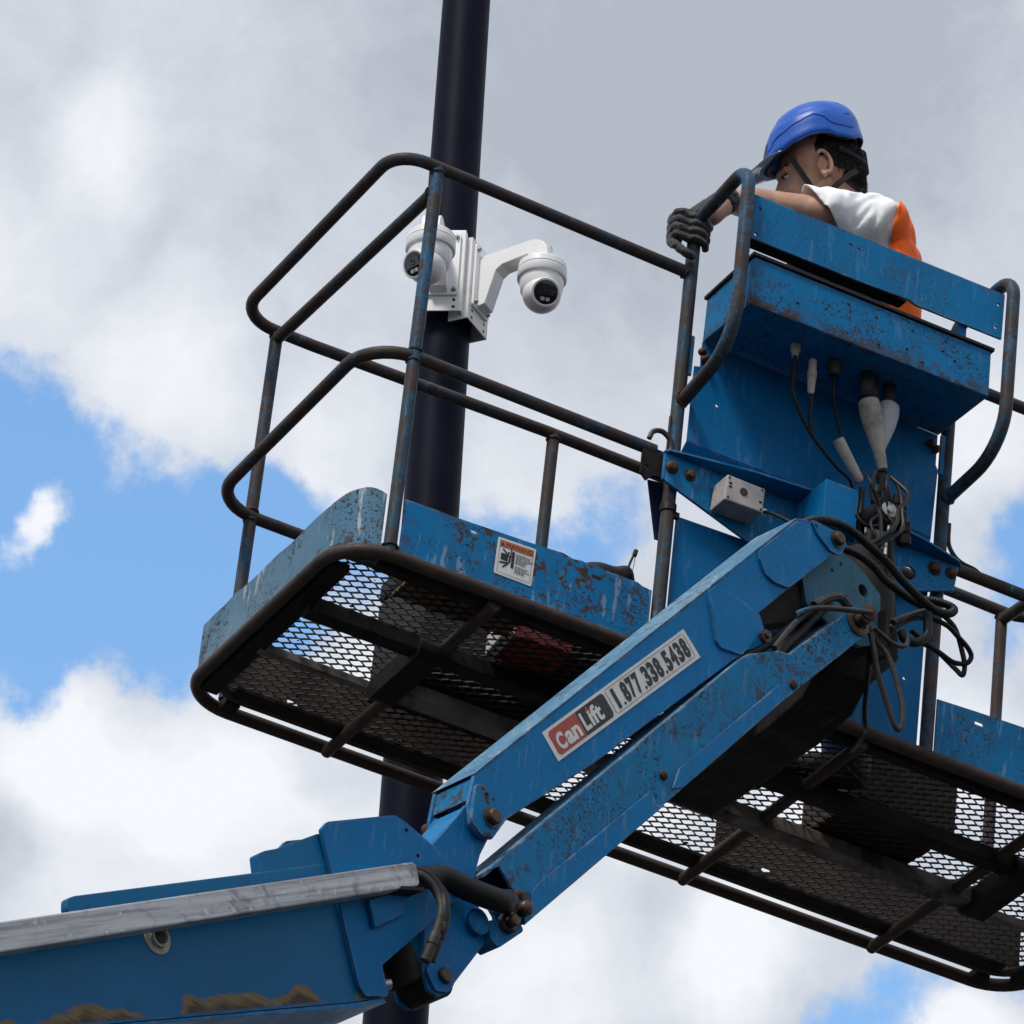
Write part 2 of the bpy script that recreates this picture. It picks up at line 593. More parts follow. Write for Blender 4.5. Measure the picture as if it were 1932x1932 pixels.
def rpoly(pts, r, n=4):
    """closed 2-D polygon with rounded corners"""
    return [(p.x, p.y) for p in fillet([(x, y, 0) for x, y in pts], r, n, closed=True)]


def frame(o, a, b, c):
    m = Matrix.Identity(4)
    for i, v in enumerate((a, b, c, o)):
        for k in range(3):
            m[k][i] = v[k]
    return m


def text_geo(body, sx=1.0, offset=0.0, shear=0.0):
    cu = bpy.data.curves.new('lettering', 'FONT')
    cu.body = body
    cu.size = 1.0
    cu.offset = offset
    cu.shear = shear
    cu.resolution_u = 4
    ob = bpy.data.objects.new('lettering', cu)
    COL.objects.link(ob)
    dg = bpy.context.evaluated_depsgraph_get()
    me = bpy.data.meshes.new_from_object(ob.evaluated_get(dg))
    vs = [(v.co.x * sx, v.co.y) for v in me.vertices]
    fs = [list(p.vertices) for p in me.polygons]
    bpy.data.objects.remove(ob)
    bpy.data.curves.remove(cu)
    bpy.data.meshes.remove(me)
    return vs, fs


def add_text(mb, body, o, u, v, w, h, z=0.0, offset=0.0, shear=0.0):
    """lay lettering into the rectangle (origin o, axes u, v of the frame's a-b plane, width w, height h)"""
    vs, fs = text_geo(body, 1.0, offset, shear)
    x0, x1 = min(p[0] for p in vs), max(p[0] for p in vs)
    y0, y1 = min(p[1] for p in vs), max(p[1] for p in vs)
    pts = []
    for (x, y) in vs:
        a, b = (x - x0) / (x1 - x0) * w, (y - y0) / (y1 - y0) * h
        pts.append((o[0] + u[0] * a + v[0] * b, o[1] + u[1] * a + v[1] * b, z))
    mb._add(pts, fs, False)


# ================================================================== SETTING
g = MB()
g._add([(-400, -400, 0), (400, -400, 0), (400, 400, 0), (-400, 400, 0)], [[0, 1, 2, 3]], False)
ground = g.build('ground', 'asphalt')
ground['kind'] = 'structure'
ground['label'] = 'asphalt ground far below the lift'

# ================================================================== POLE
ZW = Vector((-.0407, .0199, .999))
pole = thing('steel_pole', 'tall round tapered black steel pole behind the work platform', 'pole')
PA = Vector((-.3959, 1.3, 1.061))                    # a point on its axis
pr = lambda h: .0737 - .0049 * (h - 0.0)             # radius against height above that point
mb = MB()
hs = [-9.75 + i * .5 for i in range(30)]
mb.tube([PA + ZW * h for h in hs], [pr(h) for h in hs], 40)
mb.build('shaft', 'pole', pole)
mb = MB()
mb.lathe([(.16, 0), (.16, .02), (.11, .03), (.105, .16), (.09, .18)], PA + ZW * -9.75, ZW, 24)
mb.build('base_plate', 'pole', pole)


# ================================================================== SECURITY CAMERAS
def security_camera(label, e, z0, lens_dir, plate_w, reach=0.0, drop=0.0, fl=.085):
    """turret camera on a wall arm, screwed to a bent pole bracket.  e: horizontal direction of the arm"""
    e = Vector((e[0], e[1], 0)).normalized()
    t = Vector((-e.y, e.x, 0))
    up = ZW
    base = PA + ZW * z0
    R = pr(z0)
    root = thing('security_camera', label, 'camera', 'turret cameras on the pole')
    fr = frame(base, t, up, e)
    hw = plate_w / 2
    # bent bracket: face plate and two side flanges that grip the pole
    mb = MB(fr)
    d = R + .032
    prof = [(-hw, d - fl), (-hw, d), (hw, d), (hw, d - fl), (hw - .004, d - fl), (hw - .004, d - .004), (-hw + .004, d - .004), (-hw + .004, d - fl)]
    fp = frame(base, t, e, up)
    mb2 = MB(fp)
    mb2.prism(prof, -.135, .125)
    br = mb2.build('pole_bracket', 'white_metal', root, .002)
    mb = MB(fr)
    for (a, b) in ((hw - .022, -.10), (hw - .022, -.122), (-hw + .022, -.10), (-hw + .022, -.122)):
        mb.lathe([(.0045, 0), (.0045, .0012)], (a, b, d - .0005), (0, 0, 1), 10)
    mb.build('screw_hole', 'label_black', root)
    mb = MB()
    mb.tube([base + up * zz + (e * cos(a) + t * sin(a)) * (R + .003) for zz in (.02,) for a in [2 * pi * i / 36 for i in range(36)]], .005, 6, closed=True)
    mb.tube([base + up * zz + (e * cos(a) + t * sin(a)) * (R + .003) for zz in (-.055,) for a in [2 * pi * i / 36 for i in range(36)]], .005, 6, closed=True)
    mb.build('band_clamp', 'zinc', root)
    # arm: base plate, tapered box, horizontal spar, drop
    mb = MB(fr)
    ap = rpoly([(-hw + .012, -.088), (hw - .012, -.088), (hw - .012, .112), (-hw + .012, .112)], .008)
    mb.prism(ap, d + .0005, d + .008)
    mb.build('arm_plate', 'white_plastic', root, .002)
    sp = MB(frame(base, e, up, t))
    k = d + reach
    side = [(d + .008, .078 - drop), (d + .03, .080 - drop), (d + .06, .084 - drop), (k + .118, .098 - drop)]
    side += [(k + .118 + .055 * sin(a), .098 - .055 + .055 * cos(a) + .004 * sin(2 * a) - drop) for a in [pi / 2 * i / 8 for i in range(1, 9)]]
    side += [(k + .173, .024 - drop), (k + .125, .024 - drop), (k + .122, .045 - drop), (k + .112, .056 - drop), (d + .075, .040 - drop), (d + .058, .026 - drop), (d + .030, -.075), (d + .008, -.082)]
    sp.prism(side, -.024, .024)
    sp.build('wall_arm', 'white_plastic', root, .010)
    sp = MB(fr)
    for (a, b) in ((hw - .022, .095), (-hw + .022, .095), (hw - .022, -.072), (-hw + .022, -.072)):
        sp.lathe([(.007, 0), (.007, .003), (.0045, .004), (.0045, .008)], (a, b, d + .008), (0, 0, 1), 12)
    sp.build('screw', 'zinc', root)
    c = base + e * (d + .148 + reach) + up * (.030 - drop)
    mb = MB()
    dn = -up
    mb.lathe([(.024, -.05), (.025, -.008), (.034, -.002), (.058, .003), (.0640, .009), (.0655, .026)], c, dn, 40)
    mb.build('mount_ring', 'white_plastic', root)
    mb = MB()
    mb.lathe([(.0635, .0268), (.0655, .0285), (.0662, .052), (.0640, .055), (.0590, .056), (.0585, .070), (.055, .092), (.048, .106), (.034, .114), (.0001, .116)], c, dn, 40)
    mb.build('housing', 'white_plastic', root)
    # eyeball
    L = Vector(lens_dir).normalized()
    bc = c + dn * .100 + L * .010
    mb = MB()
    mb.ball(bc, .0515, 36, 20)
    eye = mb.build('eyeball', 'white_plastic', root)
    fc = bc + L * .0475
    mb = MB()
    mb.lathe([(.0300, -.016), (.0390, -.010), (.0395, 0.003), (.0375, .0048), (.0345, .0048)], fc, L, 36)
    mb.build('bezel', 'white_plastic', root)
    mb = MB()
    mb.lathe([(.0348, -.004), (.0348, .0042), (.030, .0056), (.0001, .0068)], fc, L, 36)
    face = mb.build('front_glass', 'black_gloss', root)
    ux = up.cross(L).normalized()
    uy = L.cross(ux)
    ff = frame(fc + L * .0072, ux, uy, L)
    mb = MB(ff)
    mb.prism(rpoly([(-.021, -.008), (.021, -.008), (.021, .016), (-.021, .016)], .002, 2), 0, .001)
    mb.lathe([(.009, .001), (.009, .0022), (.0055, .0024), (.0001, .0016)], (0, .005, 0), (0, 0, 1), 20)
    mb.build('lens', 'lens', root)
    mb = MB(ff)
    for a in (-.007, .007):
        mb.prism(rpoly([(a - .0055, -.024), (a + .0055, -.024), (a + .0055, -.014), (a - .0055, -.014)], .002, 2), 0, .0016)
    mb.build('led', 'led', root)
    return root


security_camera('white turret camera whose arm reaches right of the pole, lens facing the viewer', (.56, -.83), .690, (-.20, -.86, -.42), .112, .038)
security_camera('white turret camera half hidden behind a guard rail post, lens turned left', (-.60, -.80), .700, (-.86, -.30, -.42), .126, .01, .034, .028)

# ================================================================== BOOM LIFT
lift = thing('boom_lift', 'weathered blue boom lift with mesh floored work platform on a folding jib arm', 'boom lift')
R_ = .0158
Wd = .8545
A_ = 1.0777
B_ = .3745


def tubepart(name, path, mat='tube', r=R_, seg=14):
    return MB().tube(path, r, seg).build(name, mat, lift)


# guard rails -----------------------------------------------------------
XE = 1.19
tubepart('top_rail', fillet([(-B_ + .004, 0, 1.0868), (-A_ + .05, 0, 1.099), (-XE, 0, 1.100), (-XE, Wd, 1.100), (-A_ + .1, Wd, 1.098), (-.3, Wd, 1.112), (A_ - .1, Wd, 1.103), (XE, Wd, 1.100), (XE, 0, 1.09), (B_ - .004, 0, 1.085)], [0, 0, .125, .125, 0, 0, 0, .125, .125, 0], 9))
tubepart('mid_rail', fillet([(-.425, 0, .549), (-XE, 0, .551), (-XE, Wd, .545), (XE, Wd, .548), (XE, 0, .545), (.405, 0, .546)], [0, .125, .125, .125, .125, 0], 9))
for x in (-A_, A_):
    tubepart('end_bar', [(x, .01, 1.032), (x, Wd - .005, 1.074)])
tubepart('post', [(-A_, 0, 0.0), (-A_, 0, 1.1)], 'tube_blue')
tubepart('post', [(-A_, Wd, .02), (-A_, Wd, 1.1)], 'tube_blue')
tubepart('post', [(A_, 0, 0.0), (A_, 0, 1.09)], 'tube_blue')
tubepart('post', [(A_, Wd, .02), (A_, Wd, 1.1)], 'tube')
tubepart('post', [(-.283, Wd, .02), (-.283, Wd, 1.11)], 'tube')
# control side posts with guard loops
tubepart('control_post', fillet([(-B_, 0, 0), (-.3745, 0, 1.238), (-.377, -.262, 1.264), (-.377, -.262, .742), (-.367, .004, .711)], [0, .05, .062, .135, 0], 9), 'tube_blue', .0168)
tubepart('control_post', fillet([(B_, 0, 0), (B_ + .003, 0, 1.238), (.386, -.258, 1.262), (.384, -.256, .752), (.379, .004, .7246)], [0, .05, .062, .135, 0], 9), 'tube_blue', .0168)

# lumpy weld beads where tubes meet
random.seed(11)
for (x_, y_, z_, ax_w, r_) in ((-A_, 0, .536, (0, 0, 1), .0165), (-A_, 0, .566, (0, 0, 1), .0165), (-A_, Wd, .532, (0, 0, 1), .0165), (-A_, Wd, .560, (0, 0, 1), .0165), (-A_, 0, .021, (0, 0, 1), .018),
                               (-A_, 0, 1.082, (0, 0, 1), .0165), (-A_, Wd, 1.082, (0, 0, 1), .0165), (-B_ - .018, 0, 1.087, (1, 0, 0), .0165), (B_ + .018, 0, 1.085, (1, 0, 0), .0165),
                               (-.283, Wd, 1.094, (0, 0, 1), .0165), (A_, Wd, 1.082, (0, 0, 1), .0165), (-.372, -.018, .713, (0, 1, 0), .0175), (.379, -.018, .727, (0, 1, 0), .0175), (-A_, .018, 1.032, (0, 1, 0), .0165)):
    ax_w = Vector(ax_w)
    u_w = Vector((0, 0, 1)) if abs(ax_w.z) < .5 else Vector((1, 0, 0))
    v_w = ax_w.cross(u_w)
    pts_ = [Vector((x_, y_, z_)) + (u_w * cos(a) + v_w * sin(a)) * r_ + ax_w * random.uniform(-.0015, .0015) for a in [2 * pi * i / 26 for i in range(26)]]
    MB().tube(pts_, [random.uniform(.0022, .0042) for _ in pts_], 6, closed=True).build('weld_bead', 'tube_dark', lift)

# base frame -------------------------------------------------------------
WF = .872
tubepart('base_frame', fillet([(-XE, 0, 0), (XE, 0, 0), (XE, WF, 0), (-XE, WF, 0)], .13, 9, True) + [], 'tube_dark', .0168) if False else \
    MB().tube(fillet([(-XE, 0, 0), (XE, 0, 0), (XE, WF, 0), (-XE, WF, 0)], .13, 9, True), .0168, 14, closed=True).build('base_frame', 'tube_dark', lift)


def edge_bar(name, a, b, w, h, z=.004, mat='greasy_shaded'):
    """flat bar from a to b (plan), width w to its left"""
    a, b = Vector((*a, 0)), Vector((*b, 0))
    d = (b - a).normalized()
    n = Vector((-d.y, d.x, 0))
    m = MB()
    m.hexa([p + n * k + Vector((0, 0, zz)) for p in (a, b) for k in (0, w) for zz in (z - h, z)])
    return m.build(name, mat, lift, .002)


edge_bar('edge_bar', (-1.172, .10), (-1.172, .79), -.046, .022)
edge_bar('edge_bar', (1.172, .79), (1.172, .10), -.046, .022)
edge_bar('edge_bar', (-1.09, .030), (1.09, .030), .03, .02)
tubepart('inner_edge_tube', fillet([(-1.150, .60, .002), (-1.150, .804, .002), (1.150, .804, .002), (1.150, .60, .002)], .10, 8), 'tube_dark', .0125, 10)
edge_bar('edge_bar', (-1.09, .752), (1.09, .752), .045, .012, .006)
for x in (-1.07, 1.065):
    MB().box(x - .02, x + .02, .815, .868, -.012, .012).build('weld_tab', 'greasy_shaded', lift, .003)
for x in (-.79, .21, .762):
    tubepart('cross_tube', [(x, .012, -.020), (x, .868, -.014)], 'tube_dark', .0155)
MB().box(-1.14, .80, .268, .312, -.042, .002).build('floor_beam', 'greasy_shaded', lift, .004)
MB().box(-.80, .84, .467, .519, -.042, .001).build('floor_beam', 'beam', lift, .005)
MB().box(-1.14, -.80, .528, .550, -.022, .002).build('floor_beam', 'beam', lift, .003)
MB().box(.84, 1.14, .528, .550, -.022, .002).build('floor_beam', 'beam', lift, .003)
MB().box(.80, 1.14, .268, .300, -.03, .002).build('floor_beam', 'greasy_shaded', lift, .003)
# U shaped ends that join the two long beams
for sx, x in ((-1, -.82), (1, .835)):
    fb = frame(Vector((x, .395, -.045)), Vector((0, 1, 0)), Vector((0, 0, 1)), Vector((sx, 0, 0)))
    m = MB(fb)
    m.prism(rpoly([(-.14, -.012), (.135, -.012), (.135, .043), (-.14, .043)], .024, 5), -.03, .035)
    m.build('beam_end', 'greasy_shaded', lift, .012)

# expanded metal floor -----------------------------------------------------
m = MB()
LW, SW = .0542, .0286
hw_, hh = .0014, .0036
zf = .012


def strand(a, b):
    a, b = Vector((*a, zf)), Vector((*b, zf))
    d = (b - a).normalized()
    n = Vector((-d.y, d.x, .35)).normalized() * hw_
    k = Vector((0, 0, hh * .5))
    m._add([a - n - k, a + n - k, a + n + k, a - n + k, b - n - k, b + n - k, b + n + k, b - n + k],
           [[0, 1, 5, 4], [1, 2, 6, 5], [2, 3, 7, 6], [3, 0, 4, 7]], False)


ny = int((.80 - .03) / (SW / 2))
nx = int(2.30 / LW)
kn = .004
for iy in range(ny):
    y = .035 + iy * SW / 2
    off = (iy % 2) * LW / 2
    for ix in range(nx + 1):
        x = -1.15 + off + ix * LW
        if x > 1.13:
            continue
        jx = random.uniform(-.0012, .0012)
        jy = random.uniform(-.0008, .0008)
        strand((x - kn, y), (x + kn, y))
        strand((x + kn, y), (x + LW / 2 - kn + jx, y + SW / 2 + jy))
        strand((x - kn, y), (x - LW / 2 + kn + jx, y + SW / 2 + jy))
for i in range(110):
    x_, y_ = random.uniform(-1.1, 1.1), random.choice((random.uniform(.05, .76), random.uniform(.25, .32), random.uniform(.44, .55)))
    k_ = random.uniform(.003, .008)
    a_ = random.uniform(0, 6)
    m._add([(x_ + k_ * random.uniform(.5, 1.6) * cos(a_ + t_), y_ + k_ * random.uniform(.5, 1) * sin(a_ + t_), zf - random.uniform(.0, .006)) for t_ in (0, 1.3, 2.5, 3.7, 5.0)], [[0, 1, 2, 3, 4]], False)
mesh_floor = m.build('mesh_floor', 'mesh', lift, merge=False, label='dark rusty expanded metal mesh floor')
mesh_floor['kind'] = 'stuff'

# toe boards ---------------------------------------------------------------
FY = frame(Vector((0, 0, 0)), Vector((1, 0, 0)), Vector((0, 0, 1)), Vector((0, 1, 0)))   # (x, z) plate, thickness along y


def slot(x, z, w, h):
    return rpoly([(x - w / 2, z - h / 2), (x + w / 2, z - h / 2), (x + w / 2, z + h / 2), (x - w / 2, z + h / 2)], h * .49, 3)


def ragged(x0, x1, z, n, amp):
    return [(x0 + (x1 - x0) * i / n, z + random.uniform(-amp, amp)) for i in range(n + 1)]


m = MB(FY)
top = [(-1.058, .155), (-.95, .157), (-.90, .158), (-.80, .162), (-.70, .166), (-.64, .1705), (-.612, .165)] + ragged(-.59, -.47, .1675, 12, .0022) + [(-.44, .168), (-.425, .162), (-.40, .160)]
m.prism([(-1.058, .012), (-.40, .012)] + top[::-1], -.009, -.005, [slot(-.875, .137, .016, .008), slot(-.548, .138, .026, .008)])
m.build('toe_board', 'blue_worn', lift, .001, label='rust flecked toe board with a warning label')
m = MB(FY)
m.prism([(.392, .012), (1.058, .012), (1.058, .165), (.90, .172), (.75, .168), (.64, .172), (.50, .166), (.392, .160)], -.009, -.005, [slot(.512, .135, .024, .009)])
m.build('toe_board', 'blue', lift, .001)


def curved_board(name, path, z0, ztop, t, mat):
    """upright sheet following a plan path"""
    path = [Vector((p[0], p[1], 0)) for p in path]
    N = len(path)
    vs, fs = [], []
    for i, p in enumerate(path):
        a, b = path[max(0, i - 1)], path[min(N - 1, i + 1)]
        d = (b - a).normalized()
        n = Vector((-d.y, d.x, 0)) * t
        f = i / (N - 1)
        zt = ztop(f)
        vs += [p + Vector((0, 0, z0)), p + Vector((0, 0, zt)), p + n + Vector((0, 0, zt)), p + n + Vector((0, 0, z0))]
    for i in range(N - 1):
        for k in range(4):
            l = (k + 1) % 4
            fs.append([i * 4 + k, i * 4 + l, i * 4 + 4 + l, i * 4 + 4 + k])
    fs += [[0, 1, 2, 3], [(N - 1) * 4 + 3, (N - 1) * 4 + 2, (N - 1) * 4 + 1, (N - 1) * 4]]
    m = MB()
    m._add(vs, fs, False)
    m.sm = [k % 4 in (0, 2) for k in range(len(m.sm))]
    return m.build(name, mat, lift)


def dense(path, step=.03):
    out = [Vector(path[0])]
    for a, b in zip(path[:-1], path[1:]):
        a, b = Vector(a), Vector(b)
        n = max(1, int((b - a).length / step))
        out += [a + (b - a) * (i / n) for i in range(1, n + 1)]
    return out


lp = [p for p in dense(fillet([(-.70, .0, 0), (-1.190, .0, 0), (-1.190, .60, 0), (-1.190, .775, 0)], .130, 16)) if p.x < -1.088]
curved_board('toe_board', [(p.x + random.uniform(-.0012, .0012), p.y) for p in lp], .012,
             lambda f: .150 + .022 * math.exp(-((f - .12) / .13) ** 2) + .003 * sin(9 * f) + .002 * sin(31 * f), -.004, 'blue_scraped')
rp = [p for p in dense(fillet([(.70, .0, 0), (1.190, .0, 0), (1.190, .60, 0), (1.190, .775, 0)], .130, 16)) if p.x > 1.088]
curved_board('toe_board', [(p.x, p.y) for p in rp], .012, lambda f: .16, .004, 'blue')
m = MB(FY)
m.prism([(-1.15, .0), (-.36, .0), (-.36, .158), (-1.15, .158)], .786, .790, [slot(-.93, .035, .03, .011)])
m.build('toe_board', 'inner_brown', lift, label='left back toe board seen through the mesh floor')
m = MB(FY)
m.prism([(.25, .0), (1.15, .0), (1.15, .158), (.25, .158)], .786, .790, [slot(.40, .045, .028, .012)])
m.build('toe_board', 'inner_brown', lift, label='right back toe board seen through the mesh floor')

# warning label on the near toe board
m = MB(FY)
wl = [(-.8135, .0485), (-.7145, .0482), (-.7118, .1515), (-.8121, .148)]
m.prism(rpoly(wl, .003, 3), -.0104, -.0092)
lab = m.build('warning_label', 'label_white', lift, label='orange and white warning label with a crush pictogram')


def wq(a, b):      # label coordinates 0..1
    p = [wl[0][k] * (1 - a) * (1 - b) + wl[1][k] * a * (1 - b) + wl[2][k] * a * b + wl[3][k] * (1 - a) * b for k in (0, 1)]
    return (p[0], p[1])


def wpoly(pts, name, mat, z=-.0109):
    m = MB(FY)
    m._add([(*wq(*p), z) for p in pts], [list(range(len(pts)))], False)
    return m


m = wpoly([(.06, .76), (.94, .76), (.94, .945), (.06, .945)], 'h', 0)
m.build('label_header', 'label_orange', lab)
m = MB(FY)
o_ = wq(.20, .795)
u_ = Vector(wq(.92, .795)) - Vector(o_)
v_ = Vector(wq(.20, .915)) - Vector(o_)
add_text(m, 'WARNING', o_, u_, v_, 1, 1, -.0112, .012)
m._add([(*wq(.085, .795), -.0112), (*wq(.175, .795), -.0112), (*wq(.13, .91), -.0112)], [[0, 1, 2]], False)
m.build('lettering', 'label_brown', lab)
m = MB(FY)
z_ = -.0112
for poly in ([(.40, .28), (.475, .28), (.475, .72), (.40, .72)], [(.12, .42), (.31, .42), (.31, .60), (.12, .60)],
             [(.10, .36), (.32, .40), (.32, .36), (.10, .31)], [(.18, .24), (.22, .22), (.36, .38), (.32, .40)],
             [(.14, .70), (.17, .73), (.345, .58), (.325, .55)], [(.325, .40), (.375, .40), (.39, .60), (.34, .58)],
             [(.355, .55), (.385, .55), (.39, .80), (.365, .80)], circle((.315, .655), .03, 10)):
    m._add([(*wq(*p), z_) for p in poly], [list(range(len(poly)))], False)
m.build('pictogram', 'label_black', lab)
m = MB(FY)
yy = .715
for row, ln in enumerate((.40, .36, .42, .34, .24, .26, .28, 0, .33, .28, .36, .27, .22)):
    yy -= .041
    x = .51
    while x < .51 + ln - .01:
        wl_ = random.uniform(.03, .09)
        m._add([(*wq(x, yy), z_), (*wq(x + wl_, yy), z_), (*wq(x + wl_, yy + .022), z_), (*wq(x, yy + .022), z_)], [[0, 1, 2, 3]], False)
        x += wl_ + .015
for (a, b, c, d) in ((.06, .06, .94, .068), (.06, .06, .068, .94), (.932, .06, .94, .94)):
    m._add([(*wq(a, b), z_), (*wq(c, b), z_), (*wq(c, d), z_), (*wq(a, d), z_)], [[0, 1, 2, 3]], False)
m.build('fine_print', 'label_grey', lab)

# control guard plate, control box -------------------------------------------
FYc = frame(Vector((0, -.243, 0)), Vector((1, 0, 0)), Vector((0, 0, 1)), Vector((0, 1, 0)))
m = MB(FYc)
dents = [(-.349, 1.0645), (-.05, 1.066), (.10, 1.071), (.118, 1.064), (.366, 1.066), (.368, 1.2), (.1, 1.1985), (-.1, 1.1965), (-.349, 1.1935)]
m.prism(dents, -.003, .003, [circle((-.337, 1.0805), .0048, 10), circle((-.0745, 1.16), .0045, 10), circle((-.052, 1.158), .0042, 10), circle((.352, 1.163), .0045, 10), circle((.348, 1.094), .0045, 10), circle((-.331, 1.158), .004, 10)])
m.build('guard_plate', 'blue_control', lift, .001, label='long paint streaked plate across the top of the control guard')
MB().hexa([(-.345, -.239, 1.0655), (-.345, -.239, 1.0695), (-.345, -.205, 1.0655), (-.345, -.205, 1.0695), (.095, -.239, 1.067), (.095, -.239, 1.071), (.095, -.205, 1.067), (.095, -.205, 1.071)]).build('plate_flange', 'greasy_shaded', lift)
MB().box(.248, .272, -.236, -.20, 1.02, 1.07).build('plate_stay', 'blue_deep', lift, .002)
# box, its lid lip and rim
bf, bb = -.25, -.002
m = MB()
m.hexa([(-.3375, bf, .874), (-.336, bf, 1.012), (-.327, bb, .903), (-.325, bb, 1.030), (.338, bf, .882), (.3375, bf, 1.014), (.349, bb, .905), (.346, bb, 1.032)])
m.build('control_box', 'blue_box', lift, .003, label='blue control box with pitted rusty lower edge')
m = MB()
m.hexa([(-.343, bf - .006, 1.0125), (-.343, bf - .006, 1.0225), (-.331, bb + .006, 1.031), (-.331, bb + .006, 1.041), (.344, bf - .006, 1.0145), (.344, bf - .006, 1.0245), (.352, bb + .006, 1.033), (.352, bb + .006, 1.043)])
m.build('box_lid', 'rubber', lift, .002)
m = MB()
for (x, z) in ((-.21, .93), (.02, .905), (.10, .925), (.145, .905), (.01, .98), (-.07, .985), (.20, .96), (.235, .945)):
    m.lathe([(.0035, 0), (.0035, .002), (.0001, .003)], (x, bf - .0005, z), (0, -1, 0), 10)
m.build('rivet', 'rubber_grey', lift)
# side ears that bolt the box to the posts
MB().box(-.367, -.352, -.012, -.004, .79, .905).build('box_ear', 'blue_control', lift, .002)
MB().box(.352, .366, -.012, -.004, .79, .905).build('box_ear', 'blue_control', lift, .002)
m = MB()
for (x, z) in ((-.325, .845), (-.333, .862), (.318, .862), (.334, .85)):
    m.lathe([(.011, 0), (.011, .006), (.006, .008), (.006, .016)], (x, -.016, z), (0, -1, 0), 10)
m.build('box_bolt', 'bolt', lift)

# panels between the control posts
m = MB(FY)
m.prism([(-.347, .603), (.343, .603), (.345, .655), (.350, .80), (.343, .812), (.343, .90), (-.330, .90), (-.330, .826), (-.346, .822)], -.010, -.006, [circle((-.275, .735), .004, 8)])
m.build('upper_panel', 'blue_deep', lift, .001)
MB().hexa([(-.3555, .022, .552), (-.3555, .026, .552), (-.3475, -.010, .6025), (-.3475, -.006, .6025), (.348, .022, .552), (.348, .026, .552), (.3435, -.010, .6025), (.3435, -.006, .6025)]).build('panel_fold', 'blue_deep', lift)
m = MB(FY)
m.prism([(-.3495, .02), (.350, .02), (.352, .41), (.352, .455), (-.05, .405), (-.3495, .395)], .002, .006, [circle((.305, .298), .0045, 8), circle((.303, .19), .004, 8)])
m.build('lower_panel', 'blue_deep', lift, .001)

# platform mount: flange and plate
FZ = frame(Vector((0, 0, .5335)), Vector((1, 0, 0)), Vector((0, 1, 0)), Vector((0, 0, 1)))
m = MB(FZ)
m.prism([(-.415, -.032), (-.405, -.044), (-.20, -.085), (.02, -.108), (.14, -.105), (.28, -.082), (.405, -.05), (.42, -.032), (.415, -.012), (-.41, -.012)], 0, .006)
m.build('mount_flange', 'blue_deep', lift, .001)
m = MB(FY)
m.prism([(-.414, .5325), (-.414, .458), (-.398, .452), (-.172, .376), (.22, .390), (.405, .458), (.414, .5325)], -.032, -.024, [circle((.276, .462), .019, 16)])
m.build('mount_plate', 'blue', lift, .002)
m = MB()
for (x, z, r) in ((-.392, .497, .014), (-.342, .494, .012), (.345, .50, .015), (.392, .505, .013)):
    m.lathe([(r * 1.25, 0), (r * 1.25, .003), (r * .9, .004), (r * .9, .012), (r * .5, .013)], (x, -.0325, z), (0, -1, 0), 8)
m.build('mount_bolt', 'bolt', lift)
MB().box(-.048, .044, -.17, -.033, .405, .5325).build('mount_block', 'blue_jib', lift, .003)
# rotator and the dark arm that carries the floor
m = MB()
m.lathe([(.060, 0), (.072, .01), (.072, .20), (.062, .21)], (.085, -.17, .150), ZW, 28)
m.build('rotator', 'greasy_shaded', lift)
fa = frame(Vector((0, 0, 0)), Vector((0, 1, 0)), Vector((0, 0, 1)), Vector((1, 0, 0)))
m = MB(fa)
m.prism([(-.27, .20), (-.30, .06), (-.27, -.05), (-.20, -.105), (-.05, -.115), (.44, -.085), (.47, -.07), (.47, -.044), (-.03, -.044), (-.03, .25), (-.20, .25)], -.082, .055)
m.build('support_arm', 'greasy_shaded', lift, .006, label='arm under the mesh floor, coloured black for grease and shade')
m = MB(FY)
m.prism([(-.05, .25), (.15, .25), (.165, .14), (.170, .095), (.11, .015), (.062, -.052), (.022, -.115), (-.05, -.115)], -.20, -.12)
m.build('arm_gusset', 'greasy_shaded', lift, .006)

# grey junction box
m = MB()
m.hexa([(-.281, -.103, .416), (-.278, -.103, .4875), (-.281, -.034, .416), (-.278, -.034, .4875), (-.1755, -.103, .4185), (-.173, -.103, .4865), (-.1755, -.034, .4185), (-.173, -.034, .4865)])
jb = m.build('junction_box', 'jbox', lift, .003, label='small grey plastic junction box')
m = MB()
m.lathe([(.0105, 0), (.0105, .0015)], (-.231, -.1035, .455), (0, -1, 0), 18)
m.build('knockout', 'rubber_grey', jb)
m = MB()
for x in (-.272, -.181):
    for z in (.425, .480):
        m.lathe([(.003, 0), (.003, .0015)], (x, -.1035, z), (0, -1, 0), 8)
for (x, z) in ((-.268, .466), (-.268, .456), (-.184, .445)):
    m.box(x - .004, x + .004, -.1042, -.1032, z - .0025, z + .0025)
m.build('screw_recess', 'label_black', jb)
m = MB()
m.lathe([(.011, 0), (.011, .008), (.008, .009), (.009, .012), (.009, .022), (.006, .026)], (-.1735, -.07, .445), (1, 0, 0), 12)
m.build('cable_gland', 'white_plastic', jb)

# hinge, hook and strap beside the left control post
m = MB(FY)
m.prism([(-.462, .548), (-.405, .548), (-.405, .475), (-.43, .470), (-.445, .452), (-.462, .468)], -.012, -.004, [circle((-.448, .488), .006, 10)])
m.build('rail_hinge', 'greasy_shaded', lift, .002)
m = MB()
m.tube(smooth_path([(-.448, -.01, .57), (-.44, -.012, .592), (-.418, -.014, .60), (-.397, -.014, .588), (-.388, -.012, .566), (-.393, -.01, .548)], 4), .0065, 10)
m.build('rail_hook', 'pin', lift)
MB().box(-.396, -.3915, -.008, .0, .53, .66).build('hinge_leaf', 'tube', lift, .001)
m = MB()
m.hexa([(-.420, .03, .485), (-.420, .034, .485), (-.372, .03, .492), (-.372, .034, .492), (-.386, .03, .330), (-.386, .034, .330), (-.362, .03, .332), (-.362, .034, .332)])
m.build('strap', 'strap', lift)
m = MB()
